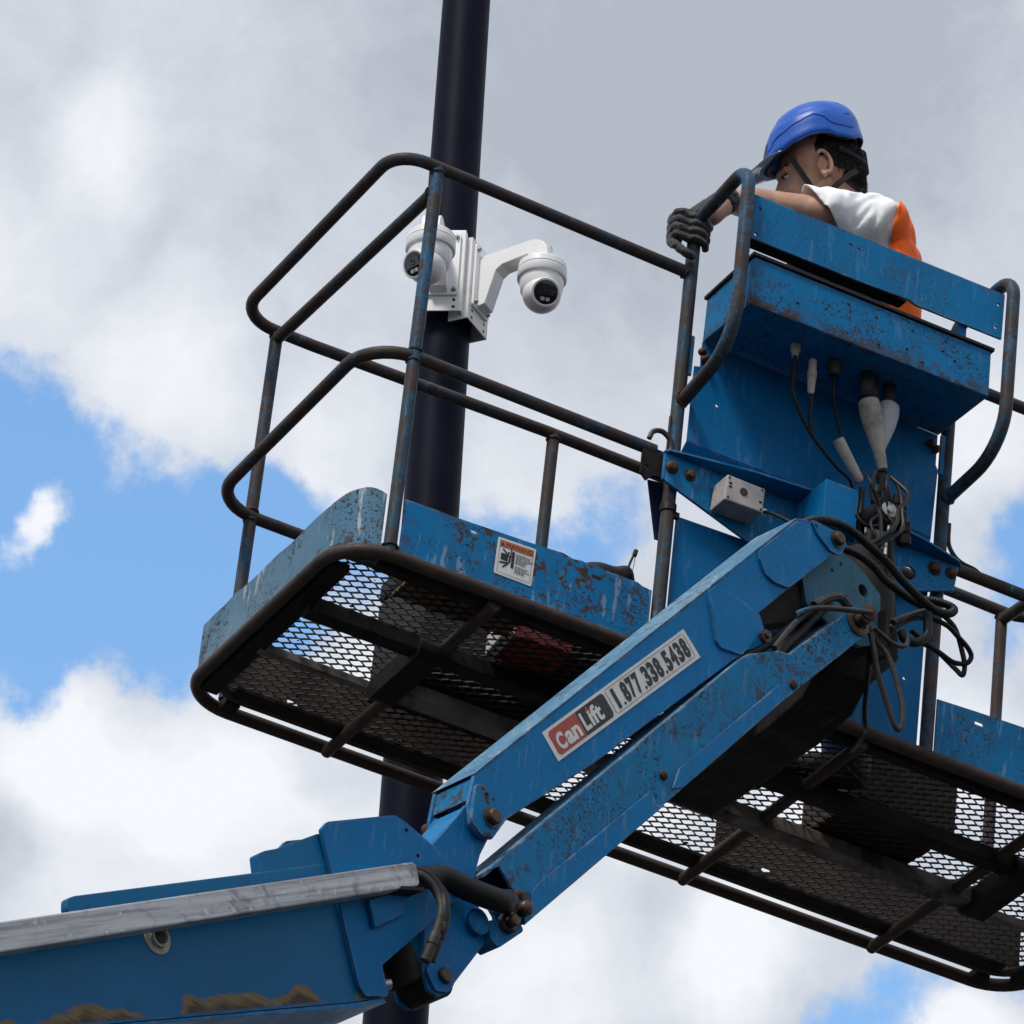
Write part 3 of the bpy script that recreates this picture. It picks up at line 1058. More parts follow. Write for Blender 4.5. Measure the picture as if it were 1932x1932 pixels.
m.lathe([(.0185, 0), (.0205, .002), (.0205, .022), (.0185, .024)], (-.3745, 0, .392), (0, 0, 1), 18)
m.box(-.366, -.345, -.006, .006, .385, .40)
m.build('hose_clamp', 'rubber', lift)
tubepart('stay_rod', smooth_path([(.3965, -.002, .665), (.3985, -.002, .61), (.415, -.002, .582), (.44, -.002, .568), (.475, -.002, .564), (.495, 0, .557)], 4), 'tube', .0055, 8)

# glands, cables and connectors under the control box
m = MB()
m.lathe([(.012, 0), (.0125, .006), (.0125, .018), (.009, .022), (.0085, .034)], (-.150, -.15, .886), (0, 0, -1), 12)
m.build('cable_gland', 'jbox', lift)
for i, (path, r, mat) in enumerate([
    ([(-.152, -.155, .852), (-.150, -.152, .80), (-.143, -.15, .741), (-.089, -.14, .668), (-.006, -.13, .608), (.044, -.12, .59), (.062, -.11, .553), (.070, -.10, .488), (.068, -.11, .43)], .0042, 'rubber'),
    ([(-.096, -.15, .77), (-.095, -.15, .738), (-.088, -.14, .693), (-.075, -.136, .655)], .0048, 'rubber'),
    ([(-.040, -.15, .842), (-.036, -.15, .79), (-.018, -.135, .756), (.015, -.12, .69), (.03, -.12, .66)], .0036, 'rubber'),
    ([(.117, -.14, .635), (.127, -.14, .564), (.128, -.14, .515), (.114, -.14, .454), (.10, -.18, .38)], .013, 'rubber'),
    ([(.130, -.13, .62), (.142, -.135, .58), (.144, -.14, .52), (.126, -.16, .44), (.09, -.22, .34)], .009, 'rubber'),
    ([(.080, -.12, .581), (.078, -.125, .53), (.066, -.14, .465), (.064, -.16, .40)], .007, 'rubber'),
    ([(.024, -.20, .442), (.043, -.205, .42), (.079, -.205, .428), (.118, -.20, .473)], .005, 'rubber'),
    ([(.113, -.20, .453), (.100, -.23, .40), (.082, -.25, .363), (.054, -.30, .288)], .004, 'tape'),
    ([(-.161, -.07, .445), (-.144, -.10, .429), (-.119, -.14, .396), (-.105, -.20, .355)], .0042, 'rubber_grey')]):
    MB().tube(smooth_path(path), r, 10).build('cable', mat, lift)
m = MB()
m.lathe([(.007, 0), (.010, .004), (.010, .03), (.012, .035), (.012, .05), (.0105, .055), (.009, .09), (.006, .10)], (-.100, -.15, .865), (.02, 0, -1), 12)
m.build('connector', 'tape', lift)
m = MB()
m.lathe([(.019, 0), (.019, .028), (.016, .032), (.016, .04)], (-.040, -.15, .882), (0, 0, -1), 14)
m.build('connector', 'rubber_grey', lift)
m = MB()
m.lathe([(.015, 0), (.0155, .01), (.0135, .07), (.012, .11), (.009, .118)], (.002, -.122, .688), Vector((.60, 0, -.80)), 12)
m.build('cable_sleeve', 'tape', lift)
m = MB()
m.lathe([(.017, 0), (.026, .006), (.028, .03), (.025, .07), (.016, .13), (.0135, .17), (.012, .185)], (.060, -.15, .815), Vector((.33, .05, -.95)), 14)
m.build('connector_boot', 'tape', lift)
m = MB()
m.lathe([(.020, 0), (.027, .006), (.029, .03), (.025, .07), (.014, .12), (.008, .15)], (.128, -.135, .835), Vector((-.09, .03, -.99)), 14)
m.build('connector_boot', 'boot_grey', lift)
m = MB()
for (x, y) in ((.052, -.152), (.075, -.14), (.125, -.135)):
    m.lathe([(.016, 0), (.017, .05), (.015, .075)], (x, y, .895), (0, 0, -1), 10)
m.build('socket', 'rubber_grey', lift)
m = MB()
m.lathe([(.034, 0), (.037, .004), (.037, .09), (.030, .094)], (.103, -.215, .478), Vector((-.05, 1, -.02)), 24)
m.build('swivel_motor', 'rubber', lift)
m = MB()
m.lathe([(.0205, 0), (.0205, .004), (.009, .0045), (.009, .008), (.004, .0085)], (.103, -.216, .478), Vector((.05, -1, .02)), 20)
m.build('motor_cap', 'boot_grey', lift)
MB().box(.055, .13, -.20, -.19, .39, .425).build('tag_plate', 'jbox', lift, .001)

# ------------------------------------------------------------------ jib and boom (their own upright plane)
P0 = Vector((-.1768, -.45, .1578))
Jv = Vector((.9607, .2755, .0336))
Dv = Vector((-.2745, .9611, -.0303))
FB = frame(P0, Jv, ZW, Dv)                    # (along, up, across)
JW = .126                                     # width of the jib
near = [(-1.0709, -1.0956), (-.3901, -.3096), (-.2428, -.1391), (-.1192, .002), (-.0726, .0188), (.030, .030), (.043, .012), (.036, -.012), (.0126, -.0270),
        (-.1405, -.1967), (-.2357, -.3075), (-.2167, -.3411), (-.2863, -.4413), (-.2997, -.4531), (-.7238, -.9145), (-.9676, -1.1570),
        (-1.006, -1.222), (-1.030, -1.2325), (-1.0555, -1.2300), (-1.0744, -1.2150), (-1.0819, -1.1701)]
m = MB(FB)
m.prism(near, 0, .010)
jn = m.build('jib_side_plate', 'blue_jib', lift, .002)
m = MB(FB)
m.prism(near, JW - .010, JW)
m.build('jib_side_plate', 'blue_jib', lift, .002)
m = MB(FB)
m.prism([(-1.068, -1.1005), (-.3901, -.3126), (-.2428, -.1421), (-.1192, -.001), (-.09, .010), (-.16, -.19), (-.2357, -.300), (-.305, -.4531), (-.7238, -.910), (-.94, -1.12), (-1.02, -1.125), (-1.075, -1.155)], .0102, JW - .0102)
m.build('jib_box', 'blue_link', lift)
# top cap strip: paler blue base, chipped and scraped
m = MB(FB)
m.prism([(-1.0735, -1.0955), (-.3918, -.3066), (-.2445, -.1361), (-.121, .005), (-.0726, .0222), (-.0726, .0190), (-.1192, .0022), (-.2428, -.1389), (-.3901, -.3094), (-1.0709, -1.0954)], -.001, JW + .001)
m.build('jib_top_plate', 'blue_pale', lift, .0008)
# doublers
DBL1 = [(-0.3977, -0.3257), (-0.3766, -0.3009), (-0.3558, -0.2962), (-0.2357, -0.3091), (-0.2187, -0.3421), (-0.2877, -0.4408), (-0.3541, -0.4532), (-0.3698, -0.4437)]
DBL2 = [(-0.2403, -0.1638), (-0.2392, -0.1403), (-0.1204, -0.0027), (-0.0747, 0.0149), (0.0302, 0.0235), (0.0279, 0.003), (0.009, -0.0254), (-0.1434, -0.1957), (-0.1903, -0.2031), (-0.2205, -0.1946)]
m = MB(FB)
m.prism(rpoly(DBL1, .010, 4), -.007, -.0002)
m.build('doubler_plate', 'blue_jib', lift, .002)
m = MB(FB)
m.prism(rpoly(DBL2, .012, 4), -.0068, -.0002)
m.build('doubler_plate', 'blue_jib', lift, .002)
m = MB(FB)
m.prism(rpoly([(-.082, .016), (-.068, .020), (.030, .026), (.040, .004), (.018, -.034), (-.016, -.036), (-.060, -.012)], .016, 4), -.0125, -.0072)
m.build('pin_plate', 'blue_jib', lift, .0015)
m = MB(FB)
m.prism(rpoly([(-1.072, -1.120), (-1.046, -1.115), (-.998, -1.19), (-1.010, -1.222), (-1.046, -1.238), (-1.080, -1.214)], .016, 5), -.010, -.0002)
m.build('pin_plate', 'blue_worn', lift, .002)


def pinhead(j, z, d, r, h, name='pivot_pin', mat='pin'):
    m = MB(FB)
    m.lathe([(r * 1.35, 0), (r * 1.35, .003), (r, .0035), (r, h * .8), (r * .8, h), (.0001, h)], (j, z, d), (0, 0, -1), 24)
    return m.build(name, mat, lift)


pinhead(.006, .0035, -.012, .0165, .016)
pinhead(-1.0244, -1.1840, -.010, .0175, .018)
m = MB(FB)
m.lathe([(.0048, 0), (.0048, .0012)], (-.064, .009, -.0126), (0, 0, -1), 10)
m.lathe([(.0055, 0), (.0055, .0012)], (-1.040, -1.131, -.0102), (0, 0, -1), 10)
m.lathe([(.003, 0), (.003, .0012)], (-1.012, -1.129, -.0002), (0, 0, -1), 10)
m.build('bolt_hole', 'label_black', lift)
m = MB(FB)
m.lathe([(.016, 0), (.016, .012), (.008, .013), (.008, .02)], (-.224, -.366, -.008), (0, 0, -1), 8)
m.build('lug_bolt', 'pin', lift)
m = MB(FB)
m.lathe([(.012, 0), (.012, .012)], (-1.05, -1.15, JW - .0101), (0, 0, -1), 12)
m.lathe([(.017, 0), (.017, .01), (.010, .016)], (-1.07, -1.185, JW + .0002), (0, 0, 1), 14)
m.build('far_pin', 'bolt', lift)

# company label on the jib
TL, TR, BR, BL = [Vector(p) for p in ((-.8829, -.9093), (-.4698, -.4566), (-.4131, -.5031), (-.8297, -.9570))]
uL = (TR - TL)
vL = (TL - BL)
m = MB(FB)
m.prism([tuple(TL), tuple(BL), tuple(BR), tuple(TR)], -.0011, -.0001)
jl = m.build('company_label', 'label_white', lift, label='white label with red and black panel and a telephone number')


def lq(a, b):
    p = BL + uL * a + vL * b
    return (p.x, p.y)


def lay(name, mat, rects, z):
    m = MB(FB)
    for poly in rects:
        m._add([(*lq(*p), z) for p in poly], [list(range(len(poly)))], False)
    return m.build(name, mat, jl)


lay('red_panel', 'label_red', [[(.022, .20), (.034, .10), (.212, .10), (.212, .91), (.034, .91), (.022, .81)]], -.0014)
lay('black_panel', 'label_black', [[(.212, .10), (.392, .10), (.404, .20), (.404, .81), (.392, .91), (.212, .91)]], -.0014)
fr_ = []
for (a, b, c, d) in ((.425, .085, .975, .10), (.425, .90, .975, .915), (.418, .12, .421, .88), (.979, .12, .982, .88)):
    fr_.append([(a, b), (c, b), (c, d), (a, d)])
lay('label_border', 'label_brown', fr_, -.0013)


def ltext(body, a0, a1, b0, b1, mat, off, z=-.0018, shear=0.0, name='lettering'):
    m = MB(FB)
    o = lq(a0, b0)
    add_text(m, body, o, Vector(lq(a1, b0)) - Vector(o), Vector(lq(a0, b1)) - Vector(o), 1, 1, z, off, shear)
    return m.build(name, mat, jl)


ltext('C', .045, .094, .19, .73, 'label_white', .045)
ltext('an', .100, .196, .19, .60, 'label_white', .04)
ltext('L', .222, .262, .22, .80, 'label_white', .035)
ltext('ift', .268, .352, .22, .80, 'label_white', .035)
lay('maple_leaf', 'label_red', [[(.268, .74), (.277, .70), (.286, .74), (.291, .80), (.283, .80), (.277, .88), (.271, .80), (.263, .80)]], -.0019)
m = MB(FB)
digits = '1.877.338.5438'
adv = {'.': .55}
tot = sum(adv.get(c, 1.0) for c in digits)
x = .436
step = (.972 - .436) / tot
for c in digits:
    wd_ = step * adv.get(c, 1.0)
    a0, a1 = x + wd_ * .06, x + wd_ * .94
    if c == '.':
        b0, b1 = .17, .27
        a0, a1 = x + wd_ * .22, x + wd_ * .80
    elif c == '1':
        b0, b1 = .17, .84
        a0, a1 = x + wd_ * .25, x + wd_ * .70
    else:
        b0, b1 = .17, .84
    o = lq(a0, b0)
    add_text(m, c, o, Vector(lq(a1, b0)) - Vector(o), Vector(lq(a0, b1)) - Vector(o), 1, 1, -.0018, .052)
    x += wd_
m.build('telephone_number', 'label_black', jl)

# lower link (channel) ---------------------------------------------------------
link = [(-1.022, -1.3085), (-1.010, -1.2920), (-.2847, -.4470), (-.262, -.425), (-.165, -.372), (-.1316, -.3641), (.045, -.178), (.075, -.146), (.108, -.145), (.125, -.168), (.1109, -.2070),
        (-.14, -.4877), (-.5082, -.9215), (-.9013, -1.3830), (-.9165, -1.3400), (-.9848, -1.2792)]
FL = FB @ Matrix.Translation((-.0150, -.0125, 0))
LD0 = -.018
m = MB(FL)
m.prism(link, LD0, LD0 + .008)
lk = m.build('link_side_plate', 'blue_link', lift, .002)
m = MB(FL)
m.prism([(-1.022, -1.3085), (-1.010, -1.2920), (-.2847, -.4470), (-.262, -.425), (-.165, -.372), (-.1316, -.3641), (.045, -.178), (.055, -.186), (-.128, -.374), (-.165, -.381), (-.262, -.434), (-.2847, -.456), (-1.004, -1.300), (-1.018, -1.3155)], LD0 + .0082, .062)
m.build('link_top_plate', 'blue_pale', lift, .001)
m = MB(FL)
m.prism([(-.9013, -1.3800), (-.5082, -.9185), (-.14, -.4847), (.1109, -.2040), (.10, -.195), (-.15, -.475), (-.52, -.91), (-.905, -1.36)], LD0 + .0082, .062)
m.build('link_bottom_plate', 'blue_link', lift)
m = MB(FL)
m.prism(link, .0622, .070)
m.build('link_side_plate', 'blue_link', lift)
# cover strip and clips on the link's face
for quad in ([(-.8737, -1.2742), (-.5524, -.9063), (-.532, -.936), (-.5082, -.9235), (-.886, -1.363), (-.892, -1.305)],
             [(-.4702, -.8151), (-.167, -.4638), (-.146, -.492), (-.455, -.857), (-.488, -.873)]):
    m = MB(FL)
    m.prism(quad, LD0 - .004, LD0 - .0001)
    m.build('cover_strip', 'blue_jib', lift, .001)
for (j, z) in ((-.517, -.853), (-.118, -.440), (-.925, -1.322)):
    m = MB(FL)
    m.lathe([(.012, 0), (.011, .006), (.006, .009), (.0001, .010)], (j, z, LD0 - .0001), (0, 0, -1), 10)
    m.build('clip_bolt', 'bolt', lift)
m = MB(FL)
m.lathe([(.036, 0), (.036, .004), (.030, .008), (.022, .008), (.022, .003), (.016, .003), (.016, .030), (.010, .034), (.0001, .034)], (.0903, -.1765, LD0), (0, 0, -1), 24)
m.build('pivot_pin', 'pin', lift)
# bracket that both arms pin to
m = MB(FB)
m.prism(rpoly([(.020, .028), (.10, .012), (.150, -.004), (.2025, -.036), (.2035, -.070), (.1940, -.175), (.138, -.205), (.09, -.205), (-.045, -.178), (-.0620, -.108)], .008, 3), .030, .042, [circle((.143, -.052), .016, 16)])
m.build('pivot_bracket', 'bracket_grey', lift, .002)
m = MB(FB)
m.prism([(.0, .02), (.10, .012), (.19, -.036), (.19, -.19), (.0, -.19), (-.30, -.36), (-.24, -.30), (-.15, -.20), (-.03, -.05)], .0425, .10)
m.build('bracket_core', 'greasy_shaded', lift)
MB(FB).box(.196, .206, -.215, -.085, .0, .06).build('bracket_stop', 'greasy_shaded', lift, .002)
m = MB(FB)
for (j, z, r) in ((.066, -.015, .004), (.037, -.047, .004), (.086, -.095, .004), (.162, -.145, .007)):
    m.lathe([(r, 0), (r, .002)], (j, z, .0298), (0, 0, -1), 10)
m.build('bracket_hole', 'rubber', lift)

# knuckle between boom and jib ---------------------------------------------------
kn_ = [(-1.0790, -1.168), (-1.012, -1.158), (-1.006, -1.215), (-1.0274, -1.2652), (-1.0435, -1.3400), (-1.016, -1.400), (-.9948, -1.4571), (-1.0969, -1.6208), (-1.1202, -1.6390), (-1.149, -1.6336), (-1.166, -1.600), (-1.1720, -1.50), (-1.240, -1.35), (-1.172, -1.312), (-1.100, -1.205)]
m = MB(FB)
m.prism(kn_, .0125, .022)
m.build('knuckle_plate', 'blue_deep', lift, .002)
m = MB(FB)
m.prism(kn_, .098, .108)
m.build('knuckle_plate', 'blue_deep', lift, .002)
m = MB(FB)
m.prism([(-1.20, -1.336), (-1.172, -1.308), (-1.092, -1.195), (-1.080, -1.172), (-1.074, -1.180), (-1.088, -1.205), (-1.165, -1.320), (-1.19, -1.35)], .020, .100)
m.build('knuckle_web', 'blue_jib', lift, .002)
m = MB(FB)
m.lathe([(.028, 0), (.030, .004), (.030, .016), (.024, .02)], (-1.035, -1.432, .0120), (0, 0, -1), 20)
m.build('knuckle_boss', 'blue_deep', lift)
pinhead(-1.1152, -1.5911, .0118, .017, .018)
m = MB(FB)
m.prism(rpoly([(-1.165, -1.60), (-1.150, -1.545), (-1.115, -1.55), (-1.083, -1.595), (-1.100, -1.622), (-1.135, -1.634)], .015, 4), .004, .0118)
m.build('pin_plate', 'blue_deep', lift, .002)

# boom ---------------------------------------------------------------------------
bplate = rpoly([(-1.4929, -1.415), (-1.477, -1.3915), (-1.3126, -1.3051), (-1.2933, -1.2966), (-1.2600, -1.3010), (-1.1741, -1.3232), (-1.075, -1.372), (-1.1322, -1.4409), (-1.1978, -1.5244), (-1.3023, -1.6491), (-1.2773, -1.7094), (-1.3379, -1.7343), (-1.3587, -1.7205), (-1.4279, -1.5631)], .008, 3)
m = MB(FB)
m.prism(bplate, -.012, -.002, [circle((-1.261, -1.318), .0055, 10), circle((-1.224, -1.362), .0055, 10)])
m.build('boom_head_plate', 'blue_deep', lift, .003)
m = MB(FB)
m.prism(bplate, .112, .122)
m.build('boom_head_plate', 'blue_deep', lift, .003)
dirb = Vector((-.868, -.4965))
nb = Vector((.4965, -.868))


def along(j, z, s):
    return (j + dirb.x * s, z + dirb.y * s)


LONG = 7.5


def boom_paint():
    m, t = material('blue_paint_boom')
    o = t.o
    c = t.mix(t.ramp(t.noise(o, 2.2, 5), .35, .7, 0, .5), (.003, .105, .245), (.006, .13, .30))
    c = t.mix(t.ramp(t.noise(o, 8, 6, .6), .5, .75, 0, .35), c, (.010, .06, .14))
    # scraped band along the bottom edge
    sep = t.node('ShaderNodeSeparateXYZ')
    rel = t.vmath('SUBTRACT', o, tuple(P0))
    jj = t.vmath('DOT_PRODUCT', rel, tuple(Jv), out=1)
    zz = t.vmath('DOT_PRODUCT', rel, tuple(ZW), out=1)
    h = t.math('SUBTRACT', zz, t.math('ADD', t.math('MULTIPLY', jj, .486), -1.093))   # height above the lower edge line
    cmb = t.node('ShaderNodeCombineXYZ')
    t.put(cmb.inputs[0], jj)
    t.put(cmb.inputs[1], zz)
    nn = t.noise(cmb.outputs[0], 5.5, 3, .5, .4)
    lim = t.math('SUBTRACT', t.math('MULTIPLY', nn, .20), .071)
    frz = t.noise(t.mapping(cmb.outputs[0], (14, 150, 1), rot=(0, 0, radians(-24))), 1.0, 5, .7)
    lim = t.math('ADD', lim, t.math('MULTIPLY', t.math('SUBTRACT', frz, .5), .035))
    wear = t.math('MULTIPLY', t.ramp(t.math('SUBTRACT', lim, h), -.003, .006), t.ramp(h, .004, .012))
    lines = t.noise(t.mapping(cmb.outputs[0], (5, 160, 1), rot=(0, 0, radians(-8))), 1.0, 3, .6)
    wc = t.mix(t.ramp(lines, .45, .60), (.060, .038, .026), (.13, .088, .048))
    wc = t.mix(t.ramp(t.math('SUBTRACT', lim, h), .012, .03), t.mix(.35, wc, (.30, .22, .10)), t.mix(.65, wc, (.05, .030, .022)))
    c = t.mix(wear, c, wc)
    em = edge_mask(t)
    c = t.mix(t.math('MULTIPLY', t.math('MULTIPLY', em, .6), t.ramp(t.noise(o, 22, 5, .65), .4, .6)), c, (.12, .15, .16))
    t.put(t.b.inputs['Base Color'], c)
    t.put(t.b.inputs['Roughness'], t.math('ADD', t.math('MULTIPLY', t.noise(o, 20, 4), .3), .28))
    t.b.inputs['Specular IOR Level'].default_value = .14
    bump(t, t.noise(o, 5, 3), .2, .002)
    return m


M['blue_boom'] = boom_paint()
bt = along(-1.2017, -1.4093, .22)
m = MB(FB)
tl0 = (-1.40, -1.475)
m.prism([tl0, along(*tl0, 1.05), along(*tl0, LONG), along(-2.29, -2.206, LONG - 1.05), (-2.29, -2.206), (-1.9739, -2.0517), (-1.3522, -1.7497), (-1.30, -1.72)], .0, .118)
m.build('boom', 'blue_boom', lift, .004, label='long blue boom with paint scraped bare along its lower edge')
m = MB(FB)
m.prism([(-1.285, -1.714), (-1.3522, -1.752), (-1.9739, -2.054), (-2.29, -2.208), (-2.29, -2.214), (-1.98, -2.062), (-1.35, -1.762), (-1.275, -1.7200)], -.004, .14)
m.build('boom_bottom_plate', 'blue', lift, .001)
tk = [(-1.2266, -1.3724), (-1.213, -1.374), (-1.2017, -1.4093), (-1.2050, -1.4190), (-2.2632, -2.0157), along(-2.2632, -2.0157, LONG - 1.2), along(-2.2713, -1.9531, LONG - 1.2), (-2.2713, -1.9531)]
m = MB(FB @ Matrix.Translation((-.056, -.046, 0)))
m.prism(tk, -.06, -.0125)
m.build('cable_track', 'alu', lift, .004, label='scuffed silver aluminium cable track')
m = MB(FB)
m.prism(rpoly([(-2.1122, -1.870), (-2.1151, -1.8361), (-2.098, -1.8230), (-1.6286, -1.5682), (-1.45, -1.47), (-1.45, -1.51)], .01, 3), .0005, .020)
m.build('top_cover', 'blue_boom', lift, .004)
m = MB(FB)
m.prism(rpoly([(-1.629, -1.580), (-1.6420, -1.5314), (-1.6258, -1.5187), (-1.5966, -1.5012), (-1.492, -1.4217), (-1.44, -1.40), (-1.44, -1.52)], .008, 3), .001, .030)
m.build('top_housing', 'blue_boom', lift, .004)
m = MB(FB)
m.lathe([(.034, 0), (.034, .002), (.022, .004), (.022, .012), (.017, .013), (.014, .005), (.0001, .005)], (-1.884, -1.8265, .0), (0, 0, -1), 24)
m.build('plug', 'tape', lift)
m = MB(FB)
m.lathe([(.0135, 0), (.012, .004), (.0001, .005)], (-1.884, -1.8265, -.0052), (0, 0, -1), 16)
m.build('plug_cap', 'rubber', lift)
m = MB(FB)
m.hexa([(-1.3619, -1.5286, -.0125), (-1.3396, -1.5840, -.0125), (-1.3619, -1.5286, -.026), (-1.3396, -1.584, -.026), (-1.2521, -1.4492, -.0125), (-1.2622, -1.5189, -.0125), (-1.2521, -1.4492, -.022), (-1.2622, -1.5189, -.022)])
m.build('gusset', 'blue_deep', lift, .003)
m = MB(FB @ Matrix.Translation((-.050, -.042, 0)))
m.hexa([(-1.26, -1.444, -.06), (-1.26, -1.452, -.06), (-1.26, -1.444, -.0125), (-1.26, -1.452, -.0125), (-1.196, -1.420, -.06), (-1.196, -1.428, -.06), (-1.196, -1.42, -.0125), (-1.196, -1.428, -.0125)])
m.build('track_foot', 'greasy_shaded', lift)
# hydraulic cylinder in the dark opening
m = MB(FB)
m.lathe([(.036, 0), (.042, .006), (.042, .14), (.030, .146), (.030, .16)], (-1.165, -1.615, .060), Vector((-.60, .80, 0)), 20)
m.lathe([(.044, 0), (.044, .09)], (-1.1200, -1.591, .018), (0, 0, 1), 24)
m.build('hydraulic_cylinder', 'greasy_shaded', lift)
m = MB(FB)
m.lathe([(.011, 0), (.011, .05)], (-1.285, -1.672, .045), Vector((.75, .30, -.35)), 12)
m.build('cylinder_rod', 'zinc', lift)
# rod end at the link's foot
m = MB(FB)
m.lathe([(.016, 0), (.016, .02), (.011, .022), (.006, .026)], (-.9323, -1.3692, -.022), (0, 0, -1), 14)
m.lathe([(.013, 0), (.013, .02), (.0085, .021), (.004, .022)], (-.9655, -1.4126, -.022), (0, 0, -1), 14)
m.prism(rpoly([(-.955, -1.35), (-.918, -1.352), (-.945, -1.43), (-.985, -1.425)], .012, 4), -.021, .004)
m.build('rod_end', 'pin', lift, .002)
m = MB(FB)
m.prism(rpoly([(-.925, -1.385), (-.905, -1.40), (-.975, -1.470), (-1.00, -1.46), (-1.01, -1.42), (-.97, -1.40)], .008, 3), -.005, .05)
m.build('link_foot', 'blue_deep', lift, .003)

# hoses ------------------------------------------------------------------------------
HOSES = [
    ([(-0.300, -.47, .135), (-0.239, -0.46, 0.186), (-0.2, -0.45, 0.208), (-0.151, -0.44, 0.22), (-0.107, -0.43, 0.22), (-0.056, -0.42, 0.207), (-0.004, -0.41, 0.191), (0.038, -0.4, 0.171), (0.081, -0.39, 0.155), (0.126, -0.38, 0.142), (0.164, -0.37, 0.14), (0.202, -0.36, 0.153), (0.221, -0.35, 0.175), (0.212, -0.34, 0.189), (0.176, -0.33, 0.193), (0.145, -0.32, 0.189)], .0105, 'rubber', True),
    ([(-.13, -.34, .235), (-0.079, -0.33, 0.241), (-0.034, -0.33, 0.239), (0.008, -0.33, 0.224), (0.039, -0.33, 0.201), (0.075, -0.33, 0.186), (0.117, -0.33, 0.173), (0.153, -0.33, 0.168)], .0105, 'rubber', True),
    ([(0.064, -0.35, 0.07), (0.094, -0.344, 0.097), (0.125, -0.338, 0.121), (0.169, -0.332, 0.141), (0.217, -0.327, 0.143), (0.251, -0.321, 0.13), (0.284, -0.315, 0.114), (0.3, -0.309, 0.097), (0.291, -0.303, 0.078), (0.26, -0.297, 0.072), (0.224, -0.292, 0.087), (0.191, -0.286, 0.102), (0.149, -0.28, 0.127)], .0062, 'rubber', False),
    ([(0.063, -0.36, 0.08), (0.105, -0.351, 0.117), (0.15, -0.342, 0.15), (0.193, -0.333, 0.163), (0.231, -0.324, 0.156), (0.254, -0.315, 0.141), (0.275, -0.305, 0.109), (0.291, -0.296, 0.078), (0.293, -0.287, 0.054), (0.279, -0.278, 0.069), (0.257, -0.269, 0.091), (0.236, -0.26, 0.111), (.20, -.25, .125)], .0062, 'rubber_grey', False),
    ([(0.137, -0.37, 0.126), (0.142, -0.37, 0.09), (0.141, -0.37, 0.064), (0.114, -0.37, 0.035), (0.083, -0.37, 0.032), (0.072, -0.37, 0.05)], .011, 'rubber', False),
    ([(-0.026, -0.4, 0.011), (-0.009, -0.403, -0.026), (0.016, -0.407, -0.052), (0.035, -0.41, -0.09), (0.052, -0.413, -0.141), (0.063, -0.417, -0.189), (0.061, -0.42, -0.231), (0.048, -0.423, -0.25), (0.028, -0.427, -0.225), (0.0, -0.43, -0.169), (-0.021, -0.433, -0.123), (-0.036, -0.437, -0.074), (-0.05, -0.44, -0.037)], .0066, 'rubber_grey', False),
    ([(-0.031, -0.42, -0.004), (0.004, -0.41, -0.011), (0.036, -0.4, -0.013), (0.07, -0.39, -0.002), (0.085, -0.38, 0.022), (0.082, -0.37, 0.048), (0.078, -0.36, 0.06)], .0058, 'rubber_grey', False),
    ([(-0.004, -0.36, 0.007), (0.02, -0.32, -0.027), (0.042, -0.28, -0.062), (0.063, -0.24, -0.098), (0.09, -0.20, -0.115), (0.115, -0.16, -0.105), (0.139, -0.09, -0.097), (0.175, 0.0, -0.06)], .0058, 'rubber', False),
    ([(-0.16, -.42, .02), (-0.207, -0.44, -0.036), (-0.266, -0.46, -0.106), (-0.348, -0.48, -0.211), (-0.408, -0.5, -0.264), (-.47, -.52, -.32)], .0095, 'rubber', False),
    ([(-.20, -.45, -.02), (-0.238, -0.47, -0.068), (-0.29, -0.495, -0.143), (-0.34, -0.52, -0.227)], .007, 'rubber_grey', False),
    ([(-.15, -.41, .02), (-0.185, -0.42, -0.028), (-0.239, -0.45, -0.112), (-0.297, -0.48, -0.194), (-.32, -.49, -.24)], .014, 'rubber', False),
    ([(-1.335, -.84, -1.325), (-1.30, -.83, -1.300), (-1.264, -0.815, -1.280), (-1.223, -0.805, -1.26), (-1.16, -0.805, -1.266), (-1.115, -0.80, -1.265), (-1.076, -0.79, -1.258), (-1.052, -0.77, -1.240)], .0255, 'rubber', False),
    ([(-1.33, -.845, -1.30), (-1.285, -0.85, -1.295), (-1.246, -0.86, -1.33), (-1.24, -0.87, -1.37), (-1.239, -0.87, -1.40), (-1.245, -0.86, -1.435), (-1.247, -0.84, -1.475)], .0115, 'rubber', False),
    ([(-1.33, -.85, -1.308), (-1.29, -0.855, -1.305), (-1.255, -0.86, -1.336), (-1.248, -0.87, -1.38), (-1.256, -0.87, -1.44), (-1.266, -0.86, -1.49)], .0095, 'rubber_grey', False),
]
for path, r, mat, corr in HOSES:
    p = smooth_path(path, 6)
    if corr:      # corrugated conduit
        L = [0]
        for a, b in zip(p[:-1], p[1:]):
            L.append(L[-1] + (b - a).length)
        q, rr = [], []
        n = int(L[-1] / .0022)
        k = 0
        for i in range(n + 1):
            s_ = L[-1] * i / n
            while k < len(L) - 2 and L[k + 1] < s_:
                k += 1
            f = (s_ - L[k]) / max(1e-9, L[k + 1] - L[k])
            q.append(p[k].lerp(p[k + 1], f))
            rr.append(r * (1.0 if i % 3 else .84))
        MB().tube(q, rr, 10).build('hose', mat, lift)
    else:
        MB().tube(p, r, 12).build('hose', mat, lift)
